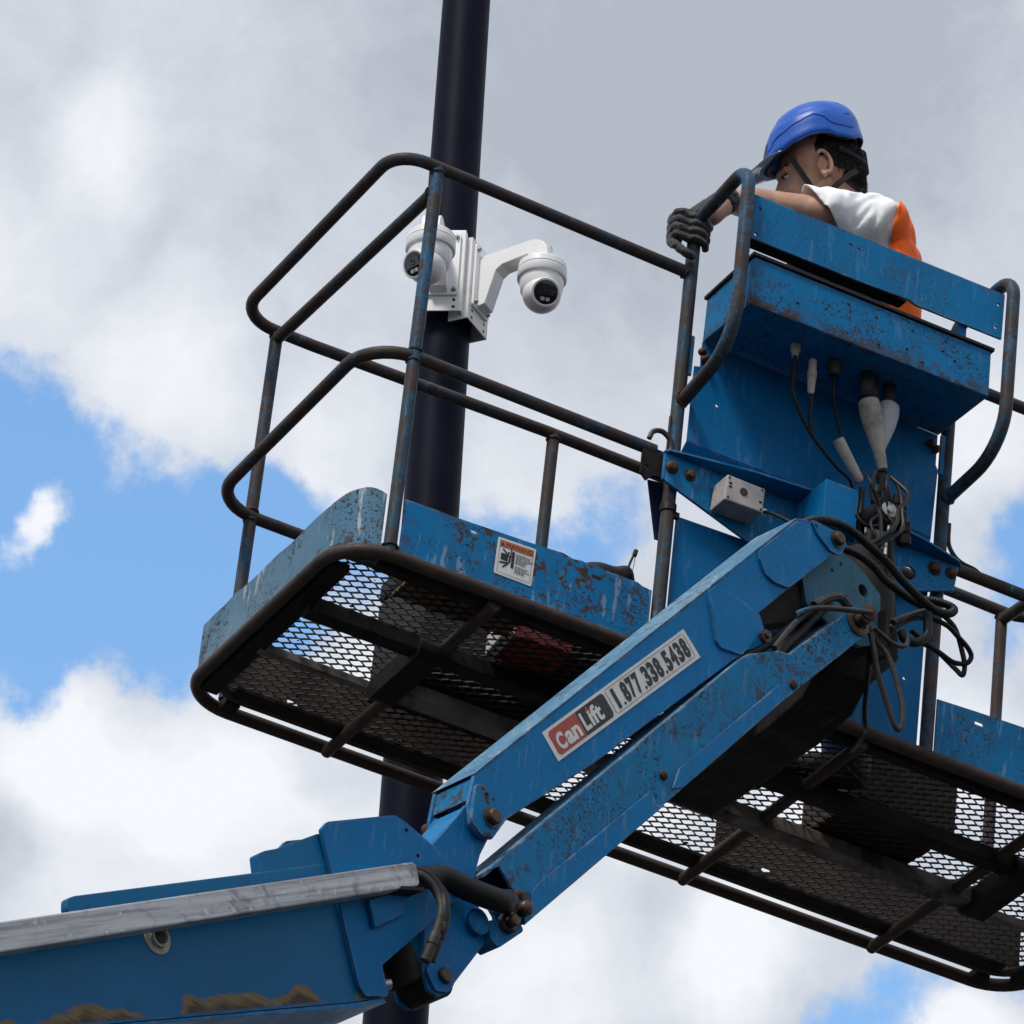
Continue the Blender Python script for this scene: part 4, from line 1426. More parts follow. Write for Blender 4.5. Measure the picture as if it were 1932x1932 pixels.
# hose end fittings
for (a, b, r) in (((.050, -.352, .058), (.085, -.345, .090), .0085), ((.052, -.362, .070), (.084, -.355, .099), .0085), ((-1.239, -.87, -1.40), (-1.2475, -.84, -1.478), .0145), ((-1.254, -.87, -1.43), (-1.267, -.86, -1.495), .0125)):
    a, b = Vector(a), Vector(b)
    d = b - a
    m = MB()
    m.lathe([(r * .9, 0), (r, .002), (r, d.length * .4), (r * .85, d.length * .42), (r * .85, d.length * .5), (r, d.length * .52), (r, d.length)], a, d, 10)
    m.build('hose_fitting', 'rubber_grey', lift)
MB().tube(smooth_path([(-0.275, -0.49, -0.098), (-0.253, -0.49, -0.078), (-0.217, -0.49, -0.058), (-0.163, -0.49, -0.040), (-0.102, -0.49, -0.023), (-0.078, -0.49, -0.018)]), .0065, 10).build('hydraulic_pipe', 'tube_blue', lift)
m = MB()
m.lathe([(.019, 0), (.021, .004), (.021, .010), (.010, .014)], (-.082, -.478, -.016), (0, -1, 0), 12)
m.build('pipe_clamp', 'bolt', lift)
m = MB()
m.tube(smooth_path([(-0.219, -0.47, -0.042), (-0.184, -0.465, -0.008), (-0.148, -0.46, 0.012), (-0.118, -0.455, -0.002)], 4), .011, 8)
m.build('hose_guard', 'rubber_grey', lift)
# valve bodies and loose wiring crowding the swivel
for i, (x_, y_, z_, r_, h_) in enumerate(((.150, -.19, .545, .015, .07), (.128, -.21, .535, .013, .06), (.078, -.20, .545, .012, .05), (.155, -.20, .470, .017, .06), (.062, -.21, .40, .016, .09), (.095, -.24, .375, .015, .10))):
    m = MB()
    m.lathe([(r_ * .7, 0), (r_, .003), (r_, h_ * .45), (r_ * .8, h_ * .48), (r_ * .8, h_ * .6), (r_, h_ * .63), (r_, h_ - .003), (r_ * .6, h_)], (x_, y_, z_), (.15 - .1 * (i % 3), .1, -1), 10)
    m.build('valve_body', ('rubber', 'greasy_shaded')[i % 2], lift)
for i in range(6):
    random.seed(40 + i)
    x_ = .058 + .017 * i
    pts_ = [(x_ + random.uniform(-.012, .012), -.17 + random.uniform(-.04, .02), .60 - .012 * (i % 4)), (x_ + random.uniform(-.02, .025), -.21 + random.uniform(-.03, .02), .53), (x_ + random.uniform(-.03, .02), -.225 + random.uniform(-.03, .02), .46), (x_ * .8 + random.uniform(-.02, .02), -.25 + random.uniform(-.03, .03), .39), (.04 + random.uniform(-.03, .03), -.28, .31)]
    MB().tube(smooth_path(pts_), random.choice((.003, .0038, .005)), 8).build('cable', 'rubber', lift)
for (c_, ax_t, r_) in (((.117, -.14, .628), (.1, 0, -1), .0155), ((.128, -.14, .52), (0, 0, 1), .0150), ((.063, -.11, .553), (.2, 0, -1), .0075), ((.074, -.118, .60), (.6, 0, -.8), .0125)):
    m = MB()
    m.lathe([(r_, -.002), (r_ + .001, 0), (r_, .002)], c_, ax_t, 12)
    m.build('cable_tie', 'rubber', lift)

# ================================================================== LOOSE LOAD ON THE FLOOR
FZF = lambda x, y, z, a: frame(Vector((x, y, z)), Vector((cos(a), sin(a), 0)), Vector((-sin(a), cos(a), 0)), Vector((0, 0, 1)))


def remesh(mb, name, mat, parent, vox, smooth=4, factor=.5, post=None):
    ob = bpy.data.objects.new(name, mb.mesh(name))
    COL.objects.link(ob)
    md = ob.modifiers.new('r', 'REMESH')
    md.mode = 'VOXEL'
    md.voxel_size = vox
    md.use_smooth_shade = True
    if smooth:
        sm = ob.modifiers.new('s', 'SMOOTH')
        sm.iterations = smooth
        sm.factor = factor
    dg = bpy.context.evaluated_depsgraph_get()
    me = bpy.data.meshes.new_from_object(ob.evaluated_get(dg))
    ob.modifiers.clear()
    old = ob.data
    ob.data = me
    bpy.data.meshes.remove(old)
    me.name = name
    me.materials.clear()
    me.materials.append(M[mat] if isinstance(mat, str) else mat)
    me.polygons.foreach_set('use_smooth', [True] * len(me.polygons))
    ob.parent = parent
    if post:
        for v in me.vertices:
            v.co = post(v.co)
    return ob


def carton(label, x, y, w, d, h, a, mats, cat='box'):
    root = thing('cardboard_box', label, cat)
    fr = FZF(x, y, .016, a)
    m = MB(fr)
    m.box(-w / 2, w / 2, -d / 2, d / 2, 0, h)
    m.build('carton', mats[0], root, .003)
    m = MB(fr)
    m.box(-w / 2 - .0008, w / 2 + .0008, -.025, .025, -.0008, h + .0008)
    m.build('packing_tape', mats[1], root)
    return root


bx = carton('brown cardboard box standing on the mesh floor behind the right toe board', .50, .42, .28, .26, .20, .05, ('dark_card', 'inner_brown'))
# red and white printed sleeve box lying flat
rb = thing('printed_carton', 'flat red and white printed carton lying on the mesh floor, seen from below', 'box')
fr = FZF(-.60, .205, .016, -.10)
m = MB(fr)
m.box(-.085, .085, -.06, .06, 0, .05)
m.build('carton', 'card_white', rb, .002)
m = MB(fr)
m.box(-.060, .0855, -.0605, .0605, -.0008, .042)
m.build('red_print', 'card_print', rb)

bag = thing('tool_bag', 'black nylon tool bag slumped on the platform floor behind the front toe board', 'bag')
m = MB()
for (c, r) in (((-.45, .20, .13), (.13, .10, .12)), ((-.56, .22, .10), (.12, .11, .09)), ((-.38, .20, .15), (.06, .09, .15)), ((-.47, .30, .09), (.15, .14, .08)), ((-.45, .16, .225), (.085, .055, .070)), ((-.405, .15, .255), (.030, .045, .055)), ((-.30, .26, .10), (.13, .13, .09))):
    m.ball(c, r)
remesh(m, 'bag_body', 'bag', bag, .012, 6, post=lambda p: p + Vector((mnoise.noise(p * 9), mnoise.noise(p * 9 + Vector((5, 0, 0))), mnoise.noise(p * 9 + Vector((0, 7, 0))))) * .012)
m = MB()
m.tube(smooth_path([(-.387, .15, .20), (-.389, .15, .2777), (-.3869, .15, .3121), (-.378, .15, .345), (-.3705, .15, .362)], 5), .0032, 8)
m.lathe([(.006, 0), (.006, .016)], (-.375, .15, .348), (.2, 0, 1), 8)
m.tube([(-.3725, .148, .352), (-.379, .148, .27)], .0009, 5)
m.build('handle_wire', 'bolt', bag)

case = thing('equipment_case', 'dark grey plastic equipment case standing on the mesh floor behind the tool bag', 'case')
m = MB()
m.box(-.80, -.22, .42, .66, .03, .30)
m.build('case_body', 'bag', case, .02)
m = MB()
m.box(-.80, -.22, .42, .66, .3005, .36)
m.build('case_lid', 'bag', case, .015)
m = MB()
for x_ in (-.78, -.26):
    m.box(x_ - .02, x_ + .02, .44, .64, .015, .0305)
m.build('case_foot', 'rubber', case)
sheet = thing('cardboard_sheet', 'brown cardboard sheet lying on the mesh floor along the front toe board', 'cardboard')
m = MB()
m.box(-.98, -.68, .045, .175, .0155, .022)
m.build('sheet', 'cardboard', sheet)
coil = thing('cable_coil', 'dark coil of cable lying on the mesh floor in the middle of the platform', 'cable')
m = MB()
pts = []
for i in range(260):
    a = 2 * pi * i / 32
    rr = .11 + .03 * sin(i * .21) + .02 * sin(i * .77)
    pts.append((-.02 + rr * 1.35 * cos(a), .36 + rr * sin(a), .026 + i * .00035))
m.tube(pts, .007, 6)
m.build('coil', 'rubber', coil)

# ================================================================== PERSON
person = thing('person', 'worker in blue hard hat, white T-shirt and orange safety vest gripping the guard rail', 'person')
HC = Vector((.078, .232, 1.7204))
Ff = Vector((-.875, .484, 0)).normalized()
Lf = Vector((-.484, -.875, 0)).normalized()
HB = Vector((.098, .232, 1.680))
FP = frame(HB, Ff, Lf, Vector((0, 0, 1)))         # x forward, y to his left, z up, origin in the head
pitch = Matrix.Rotation(radians(19), 4, 'Y')
roll = Matrix.Rotation(radians(-14), 4, 'X')
FH = frame(HC, Ff, Lf, Vector((0, 0, 1))) @ roll @ pitch


def skin_mat():
    m, t = material('skin')
    c = t.mix(t.ramp(t.noise(t.o, 16, 5), .35, .7), (.50, .285, .200), (.41, .215, .145))
    c = t.mix(t.ramp(t.noise(t.o, 150, 3), .5, .7, 0, .35), c, (.30, .155, .105))
    t.put(t.b.inputs['Base Color'], c)
    t.b.inputs['Roughness'].default_value = .5
    t.b.inputs['Subsurface Weight'].default_value = .12
    t.b.inputs['Subsurface Radius'].default_value = (.012, .005, .003)
    bump(t, t.noise(t.o, 220, 3), .12, .001)
    return m


def cloth_mat(name, c1, c2, weave=900, fold=.5, rough=.85, spec=.2):
    m, t = material(name)
    c = t.mix(t.ramp(t.noise(t.o, 7, 5), .35, .7), c1, c2)
    t.put(t.b.inputs['Base Color'], c)
    t.b.inputs['Roughness'].default_value = rough
    t.b.inputs['Specular IOR Level'].default_value = spec
    t.b.inputs['Sheen Weight'].default_value = .15
    f = t.noise(t.mapping(t.o, (1, 1, .45)), 22, 4, .5, .8)
    h = t.math('ADD', t.math('MULTIPLY', f, 1.0), t.math('MULTIPLY', t.noise(t.o, weave, 2), .06))
    bump(t, h, fold, .0035)
    return m


M['skin'] = skin_mat()
M['shirt'] = cloth_mat('white_cotton', (.84, .85, .87), (.80, .81, .84), fold=.5)
M['vest'] = cloth_mat('orange_mesh_vest', (1.0, .155, .010), (.95, .13, .008), 600, .25)
M['navy'] = cloth_mat('navy_cloth', (.014, .022, .06), (.02, .032, .085), 700, .5)
M['jeans'] = cloth_mat('denim', (.02, .045, .12), (.03, .06, .15), 900, .6)
M['glove'] = cloth_mat('black_glove', (.018, .018, .019), (.032, .031, .031), 500, .45, .7, .3)
M['boots'] = simple('work_boot', (.02, .016, .013), .6, 0, .4, 20, .3)
M['hair'] = simple('black_hair', (.008, .006, .005), .5, 0, .4, 120, .7, .4, bscale=220)
M['strapblk'] = simple('chin_strap', (.012, .012, .013), .7, 0, .3, 60, .3, .3)
M['eye_white'] = simple('eye_white', (.5, .48, .46), .3, 0, .1, 10, 0)


def helmet_mat():
    m, t = material('blue_helmet_shell')
    c = t.mix(t.ramp(t.noise(t.o, 8, 4), .4, .7, 0, .5), (.010, .095, .46), (.013, .11, .50))
    t.put(t.b.inputs['Base Color'], c)
    t.put(t.b.inputs['Roughness'], t.math('ADD', .24, t.math('MULTIPLY', t.noise(t.o, 30, 5, .65), .25)))
    t.b.inputs['Specular IOR Level'].default_value = .35
    bump(t, t.noise(t.o, 260, 2), .05, .0006)
    return m


M['helmet'] = helmet_mat()

# head, neck and arms: one skin
SHL = Vector((-.110, .175, -.205))      # left shoulder
ELL = Vector((.145, .215, -.216))       # left elbow
WRL = Vector((.232, .375, -.325))       # left wrist
HNL = Vector((.290, .408, -.425))       # left hand on the post
SHR = Vector((-.085, -.185, -.215))
ELR = Vector((.02, -.24, -.42))
WRR = Vector((.10, -.10, -.52))
hd = MB(FH)
hd.ball((-.012, 0, .030), (.100, .077, .098))
hd.ball((.030, 0, -.030), (.070, .064, .085))
hd.ball((.052, 0, -.075), (.048, .050, .048))
hd.cap((.060, .030, -.085), (-.01, .058, -.045), .022, .018)
hd.cap((.060, -.030, -.085), (-.01, -.058, -.045), .022, .018)
hd.ball((.083, 0, -.108), (.022, .026, .020))
hd.cap((.092, 0, .006), (.112, 0, -.034), .010, .0135)         # nose
hd.ball((.110, 0, -.040), (.0125, .018, .0105))
hd.cap((.078, .040, .020), (.094, .010, .020), .011, .011)      # brow
hd.cap((.078, -.040, .020), (.094, -.010, .020), .011, .011)
hd.ball((.070, .036, -.040), (.026, .024, .022))                # cheeks
hd.ball((.070, -.036, -.040), (.026, .024, .022))
hd.ball((.090, 0, -.072), (.018, .026, .010))                   # lips
hd.ball((.090, 0, -.085), (.016, .022, .008))
hd.cap((-.030, 0, -.06), (-.060, 0, -.20), .054, .060)
body = remesh(hd, 'body', 'skin', person, .0042, 5)
hd = MB(FH)
for sgn in (1, -1):                                             # ears
    hd.ball((-.012, sgn * .078, -.006), (.017, .007, .028), rot=Matrix.Rotation(-.25, 3, 'Y'))
    ring = []
    for i in range(15):
        a = -1.9 + i * .30
        ring.append((-.016 - .016 * cos(a + .2), sgn * .087, .0 + .031 * sin(a)))
    hd.tube([(-.012 + (p[0] + .012), p[1], p[2]) for p in ring], .0052, 8)
    hd.cap((-.004, sgn * .080, -.026), (-.008, sgn * .084, -.034), .007, .008)
    hd.ball((.002, sgn * .081, -.006), (.005, .005, .009))
remesh(hd, 'ear', 'skin', person, .0022, 3)
hd = MB(FH)
for sgn in (1, -1):
    hd.ball((.0800, sgn * .031, .001), (.010, .0115, .0060))
hd.build('eye', 'eye_white', person)
hd = MB(FH)
for sgn in (1, -1):
    hd.ball((.0875, sgn * .032, .0010), (.0035, .0050, .0050))
    hd.cap((.088, sgn * .016, .028), (.074, sgn * .052, .027), .0045, .0035)    # brows
    hd.cap((.0925, sgn * .020, .0075), (.082, sgn * .044, .0060), .0026, .0020)  # lashes
hd.build('eyebrow', 'hair', person)

arm = MB(FP)
arm.cap(SHL, ELL, .044, .042)
arm.ball(SHL.lerp(ELL, .5) + Vector((0, 0, -.004)), (.085, .048, .046))
arm.cap(ELL, ELL.lerp(WRL, .4), .043, .042)
arm.cap(ELL.lerp(WRL, .35), WRL, .042, .029)
arm.cap(WRL, HNL.lerp(WRL, .4), .029, .030)
arm.cap(SHR, ELR, .050, .042)
arm.cap(ELR, WRR, .042, .028)
arm.ball((-.09, 0, -.25), (.05, .15, .05))
remesh(arm, 'arm', 'skin', person, .006, 5)

# hair at the back and sides
hr = MB(FH)
hr.ball((-.030, 0, .034), (.090, .080, .084))
hr.ball((-.070, 0, -.035), (.043, .050, .055))
remesh(hr, 'scalp', 'hair', person, .005, 3)
random.seed(5)
st = MB(FH)
for i in range(2600):
    # strands over the back and sides of the head, lying down towards the nape
    th = random.uniform(-1, 1) * 1.75
    zz = random.uniform(-.090, .060)
    if abs(th) > 1.75 and zz < .0 + random.uniform(-.02, .02):
        continue
    if zz < -.050 - .022 * cos(th) + random.uniform(-.008, .008):
        continue
    if abs(th) > 1.05 and zz < -.012 - .03 * (1.75 - abs(th)) + random.uniform(-.006, .006):
        continue
    k = 1 - max(0, -zz - .01) * 4.6
    c0 = Vector((-.028 - .088 * cos(th) * k - max(0, -zz) * .22, .080 * sin(th) * k, zz))
    out_ = Vector((-cos(th), sin(th), .1))
    d_ = Vector((.10 * cos(th) + random.uniform(-.3, .3), random.uniform(-.25, .25), -1)).normalized()
    L_ = random.uniform(.008, .017)
    a_ = c0 + out_ * .001
    b_ = a_ + d_ * L_ * .5 + out_ * random.uniform(.0015, .0045)
    e_ = a_ + d_ * L_ + out_ * random.uniform(-.001, .0045)
    st.tube([a_, b_, e_], [.0009, .0008, .0002], 3, False)
hs_ = st.build('hair', 'hair', person, merge=False)
hs_['kind'] = 'stuff'

# helmet -------------------------------------------------------------------
hm = MB(FH @ Matrix.Translation((.002, 0, .055)) @ Matrix.Rotation(radians(-3), 4, 'Y'))
NU, NV = 72, 22
verts, faces = [], []


def rim(th):      # rim height round the head; th = 0 at the front
    a = abs(((th + pi) % (2 * pi)) - pi)
    k = [(0, -.022), (.45, -.024), (.9, -.010), (1.25, .004), (1.6, .014), (1.85, .014), (2.15, .002), (2.4, -.002), (2.8, .010), (3.15, .014)]
    for (a0, z0), (a1, z1) in zip(k[:-1], k[1:]):
        if a <= a1:
            f = (a - a0) / (a1 - a0)
            f = f * f * (3 - 2 * f)
            return z0 + (z1 - z0) * f
    return k[-1][1]


for i in range(NV + 1):
    for k in range(NU):
        th = 2 * pi * k / NU
        f = i / NV
        ztop = .136
        zr = rim(th)
        ph = f * pi / 2
        z = zr + (ztop - zr) * cos(ph) ** .92
        rad = sin(ph) ** .80
        ax = .130 if cos(th) > 0 else .132
        by = .107
        flare = 1 + .05 * max(0, f - .86) / .14
        x = ax * cos(th) * rad * flare
        y = by * sin(th) * rad * flare
        # centre ridge and side steps
        ridge = .005 * math.exp(-(y / .026) ** 2) * (1 - max(0, f - .72) / .28) if x < .09 else 0
        step = .0045 if .62 < f < .99 and .35 < abs(math.atan2(sin(th), cos(th))) < 1.95 else 0
        back = .026 * max(0, (z - zr) / (ztop - zr))
        verts.append(Vector((x + (step * cos(th)) - back, y + step * sin(th), z + ridge)))
for i in range(NV):
    for k in range(NU):
        l = (k + 1) % NU
        faces.append([i * NU + k, (i + 1) * NU + k, (i + 1) * NU + l, i * NU + l])
hm._add(verts, faces, True)
helm = hm.build('hard_hat', 'helmet', person)
sd_ = helm.modifiers.new('t', 'SOLIDIFY')
sd_.thickness = .003
sd_.offset = -1
hf = hm.fr


def dome(th, f, lift_=.0):
    ztop, zr = .136, rim(th)
    ph = f * pi / 2
    z = zr + (ztop - zr) * cos(ph) ** .92
    rad = sin(ph) ** .80
    ax = .130 if cos(th) > 0 else .132
    fl = 1 + .05 * max(0, f - .86) / .14
    back = .026 * max(0, (z - zr) / (ztop - zr))
    st_ = (.0045 if .62 < f < .99 and .35 < abs(th) < 1.95 else 0) + lift_
    return Vector(((ax * cos(th) * rad * fl) + st_ * cos(th) - back, .107 * sin(th) * rad * fl + st_ * sin(th), z))


for sgn in (1, -1):
    m = MB(hf)
    line = [(.50, .97), (.50, .88), (.64, .865), (.66, .82), (.9, .79), (1.3, .74), (1.62, .70), (1.80, .76), (1.92, .84), (2.3, .85), (2.6, .86)]
    pts_ = []
    for (a0, f0), (a1, f1) in zip(line[:-1], line[1:]):
        for k in range(5):
            pts_.append(dome(sgn * (a0 + (a1 - a0) * k / 5), f0 + (f1 - f0) * k / 5, .0006))
    m.tube(pts_, .0016, 6)
    m.build('hat_trim', 'helmet', person)
    m = MB(hf)
    for (a0, a1, f0, f1) in ((2.35, 2.55, .40, .66), (.12, .30, .74, .92)):
        q_ = [dome(sgn * a, f, .0012) for a, f in ((a0, f0), (a1, f0), (a1 + .05, f1), (a0 + .05, f1))]
        m._add(q_, [[0, 1, 2, 3]], False)
    m.build('hat_vent', 'navy', person)
pk = MB(hf)
pv, pf = [], []
NA, NB = 22, 7
for i in range(NA + 1):
    th = -.95 + 1.9 * i / NA
    ext = .046 * cos(th * 1.55) ** .55 if abs(th * 1.55) < pi / 2 else 0
    for j in range(NB + 1):
        f = j / NB
        x = .1325 * cos(th) * 1.03 + ext * f
        y = .108 * sin(th) * 1.03
        z = rim(th) + .004 - .008 * f * f * (ext / .046)
        pv.append((x, y, z))
for i in range(NA):
    for j in range(NB):
        a = i * (NB + 1) + j
        pf.append([a, a + 1, a + NB + 2, a + NB + 1])
pk._add(pv, pf, True)
M['peak'] = simple('smoky_peak', (.20, .26, .32), .2, 0, .3, 12, 0, .5)
peak = pk.build('hat_peak', 'peak', person)
s2 = peak.modifiers.new('t', 'SOLIDIFY')
s2.thickness = .003
m = MB(hf)
m.tube([(.118 * cos(a), .100 * sin(a), rim(a) + .008) for a in [2 * pi * i / 40 for i in range(40)]], .007, 6, closed=True)
m.build('hat_lining', 'strapblk', person)
m = MB(FH)
m.cap((-.124, 0, .028), (-.120, 0, -.022), .012, .010)
m.cap((-.116, .030, .028), (-.120, .018, -.010), .008, .007)
m.cap((-.116, -.030, .028), (-.120, -.018, -.010), .008, .007)
m.tube(smooth_path([(-.06, .080, .030), (-.088, .062, .012), (-.118, .025, -.005), (-.118, -.025, -.005), (-.088, -.062, .012), (-.06, -.080, .030)], 5), .007, 8)
m.build('hat_ratchet', 'strapblk', person)


def ribbon(mb, pts, w, nrm, t=.002):
    pts = smooth_path(pts, 4)
    vs, fs = [], []
    for i, p in enumerate(pts):
        a, b = pts[max(0, i - 1)], pts[min(len(pts) - 1, i + 1)]
        d = (b - a).normalized()
        n = Vector(nrm)
        s_ = d.cross(n).normalized() * w / 2
        vs += [p - s_, p + s_, p + s_ + n * t, p - s_ + n * t]
    for i in range(len(pts) - 1):
        for k in range(4):
            l = (k + 1) % 4
            fs.append([i * 4 + k, i * 4 + l, i * 4 + 4 + l, i * 4 + 4 + k])
    mb._add(vs, fs, False)


m = MB(FH)
for sgn in (1, -1):
    ribbon(m, [(.064, sgn * .086, .035), (.054, sgn * .083, .0), (.038, sgn * .079, -.045), (.026, sgn * .072, -.085), (.022, sgn * .056, -.120)], .015, (0, sgn, 0))
    ribbon(m, [(-.092, sgn * .072, -.040), (-.058, sgn * .080, -.054), (-.015, sgn * .079, -.078), (.024, sgn * .068, -.105)], .015, (0, sgn, 0))
m.build('chin_strap', 'strapblk', person)

# shirt: torso and short sleeves -------------------------------------------------
PEL = Vector((-.20, -.02, -.74))
ts = MB(FP)
ts.ball((-.105, -.005, -.30), (.120, .185, .150))
ts.ball((-.140, -.005, -.36), (.120, .180, .170))
ts.ball((-.145, -.01, -.50), (.115, .165, .170))
ts.ball((-.165, -.015, -.63), (.118, .165, .140))
ts.cap((-.055, 0, -.165), (-.10, 0, -.26), .070, .10)
ts.cap(SHL + Vector((-.015, -.045, -.005)), SHL.lerp(ELL, .38), .088, .074)
ts.ball(SHL + Vector((-.02, -.01, .0)), (.092, .075, .078))
ts.ball((-.165, .02, -.25), (.085, .17, .10))
ts.cap(SHL.lerp(ELL, .30), SHL.lerp(ELL, .62), .074, .068)
ts.cap(SHR + Vector((-.01, .045, -.005)), SHR.lerp(ELR, .60), .072, .064)
ts.cap(SHL + Vector((-.02, -.06, .02)), SHR + Vector((-.02, .06, .02)), .062, .062)
ts.ball((-.17, -.01, -.30), (.075, .14, .13))
ts.ball((-.165, .05, -.185), (.070, .13, .085))
ts.ball((-.195, .03, -.31), (.070, .15, .13))


def folds(p):
    q = FP.inverted() @ p
    s = sin(q.x * 62 + q.z * 38 + 3 * mnoise.noise(q * 9)) * .0034 + mnoise.noise(q * 17) * .006
    r_ = Vector((q.x * 22 + q.z * 12, q.y * 14, q.z * 5 - q.x * 3))
    s -= (1 - min(1, abs(mnoise.noise(r_)) * 3.4)) * .010
    d = (q - Vector((-.12, 0, q.z)))
    d.z *= .2
    if d.length > 1e-4:
        d.normalize()
    return p + (FP.to_3x3() @ d) * s


shirt = remesh(ts, 't_shirt', 'shirt', person, .0075, 6, post=folds)
# open the sleeve end so that it reads as cloth round the arm
FPi = FP.inverted()
ax_ = (ELL - SHL).normalized()
bm = bmesh.new()
bm.from_mesh(shirt.data)
bmesh.ops.bisect_plane(bm, geom=bm.verts[:] + bm.edges[:] + bm.faces[:], plane_co=FP @ SHL.lerp(ELL, .44), plane_no=(FP.to_3x3() @ (ax_ + Vector((0, -.15, -.75)))), clear_outer=False)
kill = [f for f in bm.faces if (FPi @ f.calc_center_median() - SHL.lerp(ELL, .44)).dot(ax_ + Vector((0, -.15, -.75))) > 0 and (FPi @ f.calc_center_median()).y > .08]
bmesh.ops.delete(bm, geom=kill, context='FACES')
bm.to_mesh(shirt.data)
bm.free()
sm_ = shirt.modifiers.new('t', 'SOLIDIFY')
sm_.thickness = .003
sm_.offset = -1

# vest: panels over back and chest, open at the sides
src = shirt.data
bm = bmesh.new()
bm.from_mesh(src)
bmesh.ops.bisect_plane(bm, geom=bm.verts[:] + bm.edges[:] + bm.faces[:], plane_co=FP @ Vector((-.203, 0, 0)), plane_no=(FP.to_3x3() @ Vector((1, 0, .10))))
kill = []
for f in bm.faces:
    q = FPi @ f.calc_center_median()
    keep_b = (q.x + .203) + .10 * q.z < 0 and -.72 < q.z < -.06
    keep_f = q.x > -.045 and -.68 < q.z < -.24 and abs(q.y) < .17
    keep_s = abs(q.y) < .125 and abs(q.y) > .055 and q.z > -.30 and q.x < .02 and q.z < -.08
    if not (keep_b or keep_f):
        kill.append(f)
bmesh.ops.delete(bm, geom=kill, context='FACES')
for v in bm.verts:
    v.co += v.normal * .007
vm = bpy.data.meshes.new('safety_vest')
bm.to_mesh(vm)
bm.free()
vm.materials.clear()
vm.materials.append(M['vest'])
vest = bpy.data.objects.new('safety_vest', vm)
COL.objects.link(vest)
vest.parent = person
a = vest.modifiers.new('t', 'SOLIDIFY')
a.thickness = .004
a.offset = 1
b = vest.modifiers.new('s', 'SMOOTH')
b.iterations = 14

# jeans and boots
LGL, LGR = Vector((-.17, .085, -.80)), Vector((-.17, -.085, -.80))
FTL, FTR = Vector((-.10, .11, -1.60)), Vector((-.16, -.12, -1.60))
jn_ = MB(FP)
jn_.ball((-.17, -.01, -.74), (.118, .165, .13))
for a, b in ((LGL, FTL), (LGR, FTR)):
    k = a.lerp(b, .5) + Vector((.03, 0, 0))
    jn_.cap(a, k, .088, .064)
    jn_.cap(k, b, .064, .052)
jn_.ball((-.03, .06, -.70), (.05, .09, .10))
remesh(jn_, 'jeans', 'jeans', person, .01, 5)
ap = MB(FP)
ap.ball((.030, .075, -.335), (.060, .075, .055))
ap.ball((.010, .06, -.42), (.065, .085, .09))
remesh(ap, 'vest_pocket', 'navy', person, .007, 4)
bt_ = MB(FP)
for p in (FTL, FTR):
    bt_.cap(p + Vector((-.02, 0, -.025)), p + Vector((.13, 0, -.045)), .050, .040)
    bt_.cap(p + Vector((-.02, 0, .06)), p + Vector((-.02, 0, -.03)), .056, .050)
remesh(bt_, 'boot', 'boots', person, .008, 3, post=lambda p: Vector((p.x, p.y, max(p.z, .016))))

# gloved left hand closed round the control post (the post axis runs up its middle)
pc = Vector((-.3745, 0, 0))
gl = MB()
wr = FP @ WRL
r0 = .0168
hz_ = 1.225
fing_z = [hz_ + .016, hz_ - .006, hz_ - .028, hz_ - .050]
fr_r = [.0108, .0112, .0110, .0100]
# fingers wrap the camera side of the post, knuckles on its left
for i, (z, fr) in enumerate(zip(fing_z, fr_r)):
    R1 = r0 + fr * .92
    out = [pc + Vector((-.050, .030, z + .012 - .002 * i)), pc + Vector((-.052 - .002 * (i in (1, 2)), -.004, z + .008))]
    for ang in (205, 240, 275, 310, 338):
        out.append(pc + Vector((cos(radians(ang)) * (R1 + .002), sin(radians(ang)) * (R1 + .002), z - (ang - 205) * .00006)))
    q = smooth_path(out, 3)
    n = len(q)
    for a, b in zip(q[:-1], q[1:]):
        gl.cap(a, b, fr, fr * .985, 10)
# back of the hand and wrist
bk = [pc + Vector((-.044, .026, hz_ + .020)), pc + Vector((-.046, .026, hz_ - .045))]
gl.cap(bk[0], bk[1], .020, .016)
gl.cap(pc + Vector((-.030, .040, hz_ + .032)), pc + Vector((-.036, .036, hz_ - .035)), .022, .018)
gl.cap(pc + Vector((-.020, .040, hz_ + .045)), pc + Vector((.012, .040, hz_ + .048)), .026, .028)
gl.cap(pc + Vector((.005, .040, hz_ + .042)), wr, .030, .034)
# thumb
q = smooth_path([pc + Vector((.0, .040, hz_ + .035)), pc + Vector((.028, .018, hz_ + .022)), pc + Vector((.030, -.010, hz_ + .006)), pc + Vector((.016, -.028, hz_ - .004))], 3)
for a, b in zip(q[:-1], q[1:]):
    gl.cap(a, b, .0125, .0122, 10)
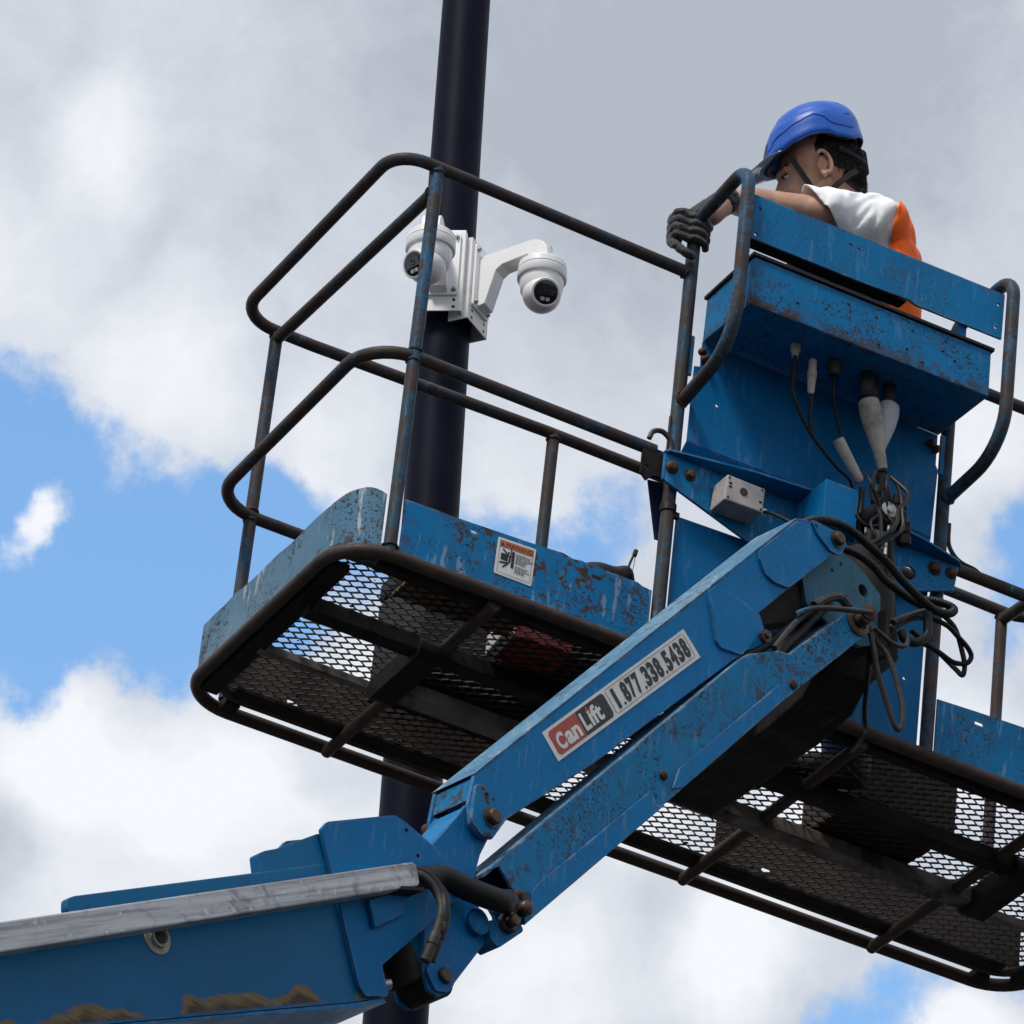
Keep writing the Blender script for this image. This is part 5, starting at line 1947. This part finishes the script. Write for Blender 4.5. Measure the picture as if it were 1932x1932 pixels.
# little finger hanging down past the grip
q = smooth_path([pc + Vector((-.050, .022, hz_ - .050)), pc + Vector((-.052, -.004, hz_ - .075)), pc + Vector((-.036, -.022, hz_ - .098)), pc + Vector((-.018, -.028, hz_ - .108))], 3)
for a, b in zip(q[:-1], q[1:]):
    gl.cap(a, b, .0118, .011, 10)
remesh(gl, 'glove', 'glove', person, .0024, 4, post=lambda p: p + Vector((mnoise.noise(p * 70), mnoise.noise(p * 70 + Vector((9, 0, 0))), mnoise.noise(p * 70 + Vector((0, 9, 0))))) * .0022 + Vector((mnoise.noise(p * 190), mnoise.noise(p * 190 + Vector((9, 0, 0))), 0)) * .0011)
gr = MB(FP)
gr.cap(WRR - Vector((.02, 0, 0)), WRR + Vector((.05, .01, -.02)), .034, .036)
for i in range(4):
    y = -.03 + i * .02
    gr.cap(WRR + Vector((.06, .01 + y, -.02)), WRR + Vector((.10, .01 + y, -.035)), .011, .0105)
    gr.cap(WRR + Vector((.10, .01 + y, -.035)), WRR + Vector((.11, .01 + y, -.065)), .0105, .010)
gr.cap(WRR + Vector((.02, .04, -.02)), WRR + Vector((.07, .062, -.045)), .013, .011)
remesh(gr, 'glove', 'glove', person, .004, 3)

# ------------------------------------------------------------------ every loose piece becomes its own part
SPLIT = ('ear', 'mount_bolt', 'screw_recess', 'screw_hole', 'rivet', 'box_bolt', 'screw', 'led', 'band_clamp', 'bolt_hole', 'bracket_hole',
         'far_pin', 'eye', 'eyebrow', 'chin_strap', 'boot', 'socket', 'case_foot', 'arm', 'rod_end')


def split_loose(ob):
    me = ob.data
    par = list(range(len(me.vertices)))

    def find(i):
        while par[i] != i:
            par[i] = par[par[i]]
            i = par[i]
        return i
    for e in me.edges:
        a, b = find(e.vertices[0]), find(e.vertices[1])
        if a != b:
            par[a] = b
    groups = {}
    for f in me.polygons:
        groups.setdefault(find(f.vertices[0]), []).append(f)
    if len(groups) < 2:
        return
    name = ob.name.split('.')[0]
    for g_ in groups.values():
        idx = {}
        vs, fs, sm = [], [], []
        for f in g_:
            loop = []
            for v in f.vertices:
                if v not in idx:
                    idx[v] = len(vs)
                    vs.append(tuple(me.vertices[v].co))
                loop.append(idx[v])
            fs.append(loop)
            sm.append(f.use_smooth)
        n = bpy.data.meshes.new(name)
        n.from_pydata(vs, [], fs)
        n.polygons.foreach_set('use_smooth', sm)
        n.materials.append(me.materials[0])
        o = bpy.data.objects.new(name, n)
        COL.objects.link(o)
        o.parent = ob.parent
        o.matrix_parent_inverse = ob.matrix_parent_inverse
    bpy.data.objects.remove(ob)


for ob in list(bpy.data.objects):
    if ob.type == 'MESH' and ob.name.split('.')[0] in SPLIT:
        split_loose(ob)
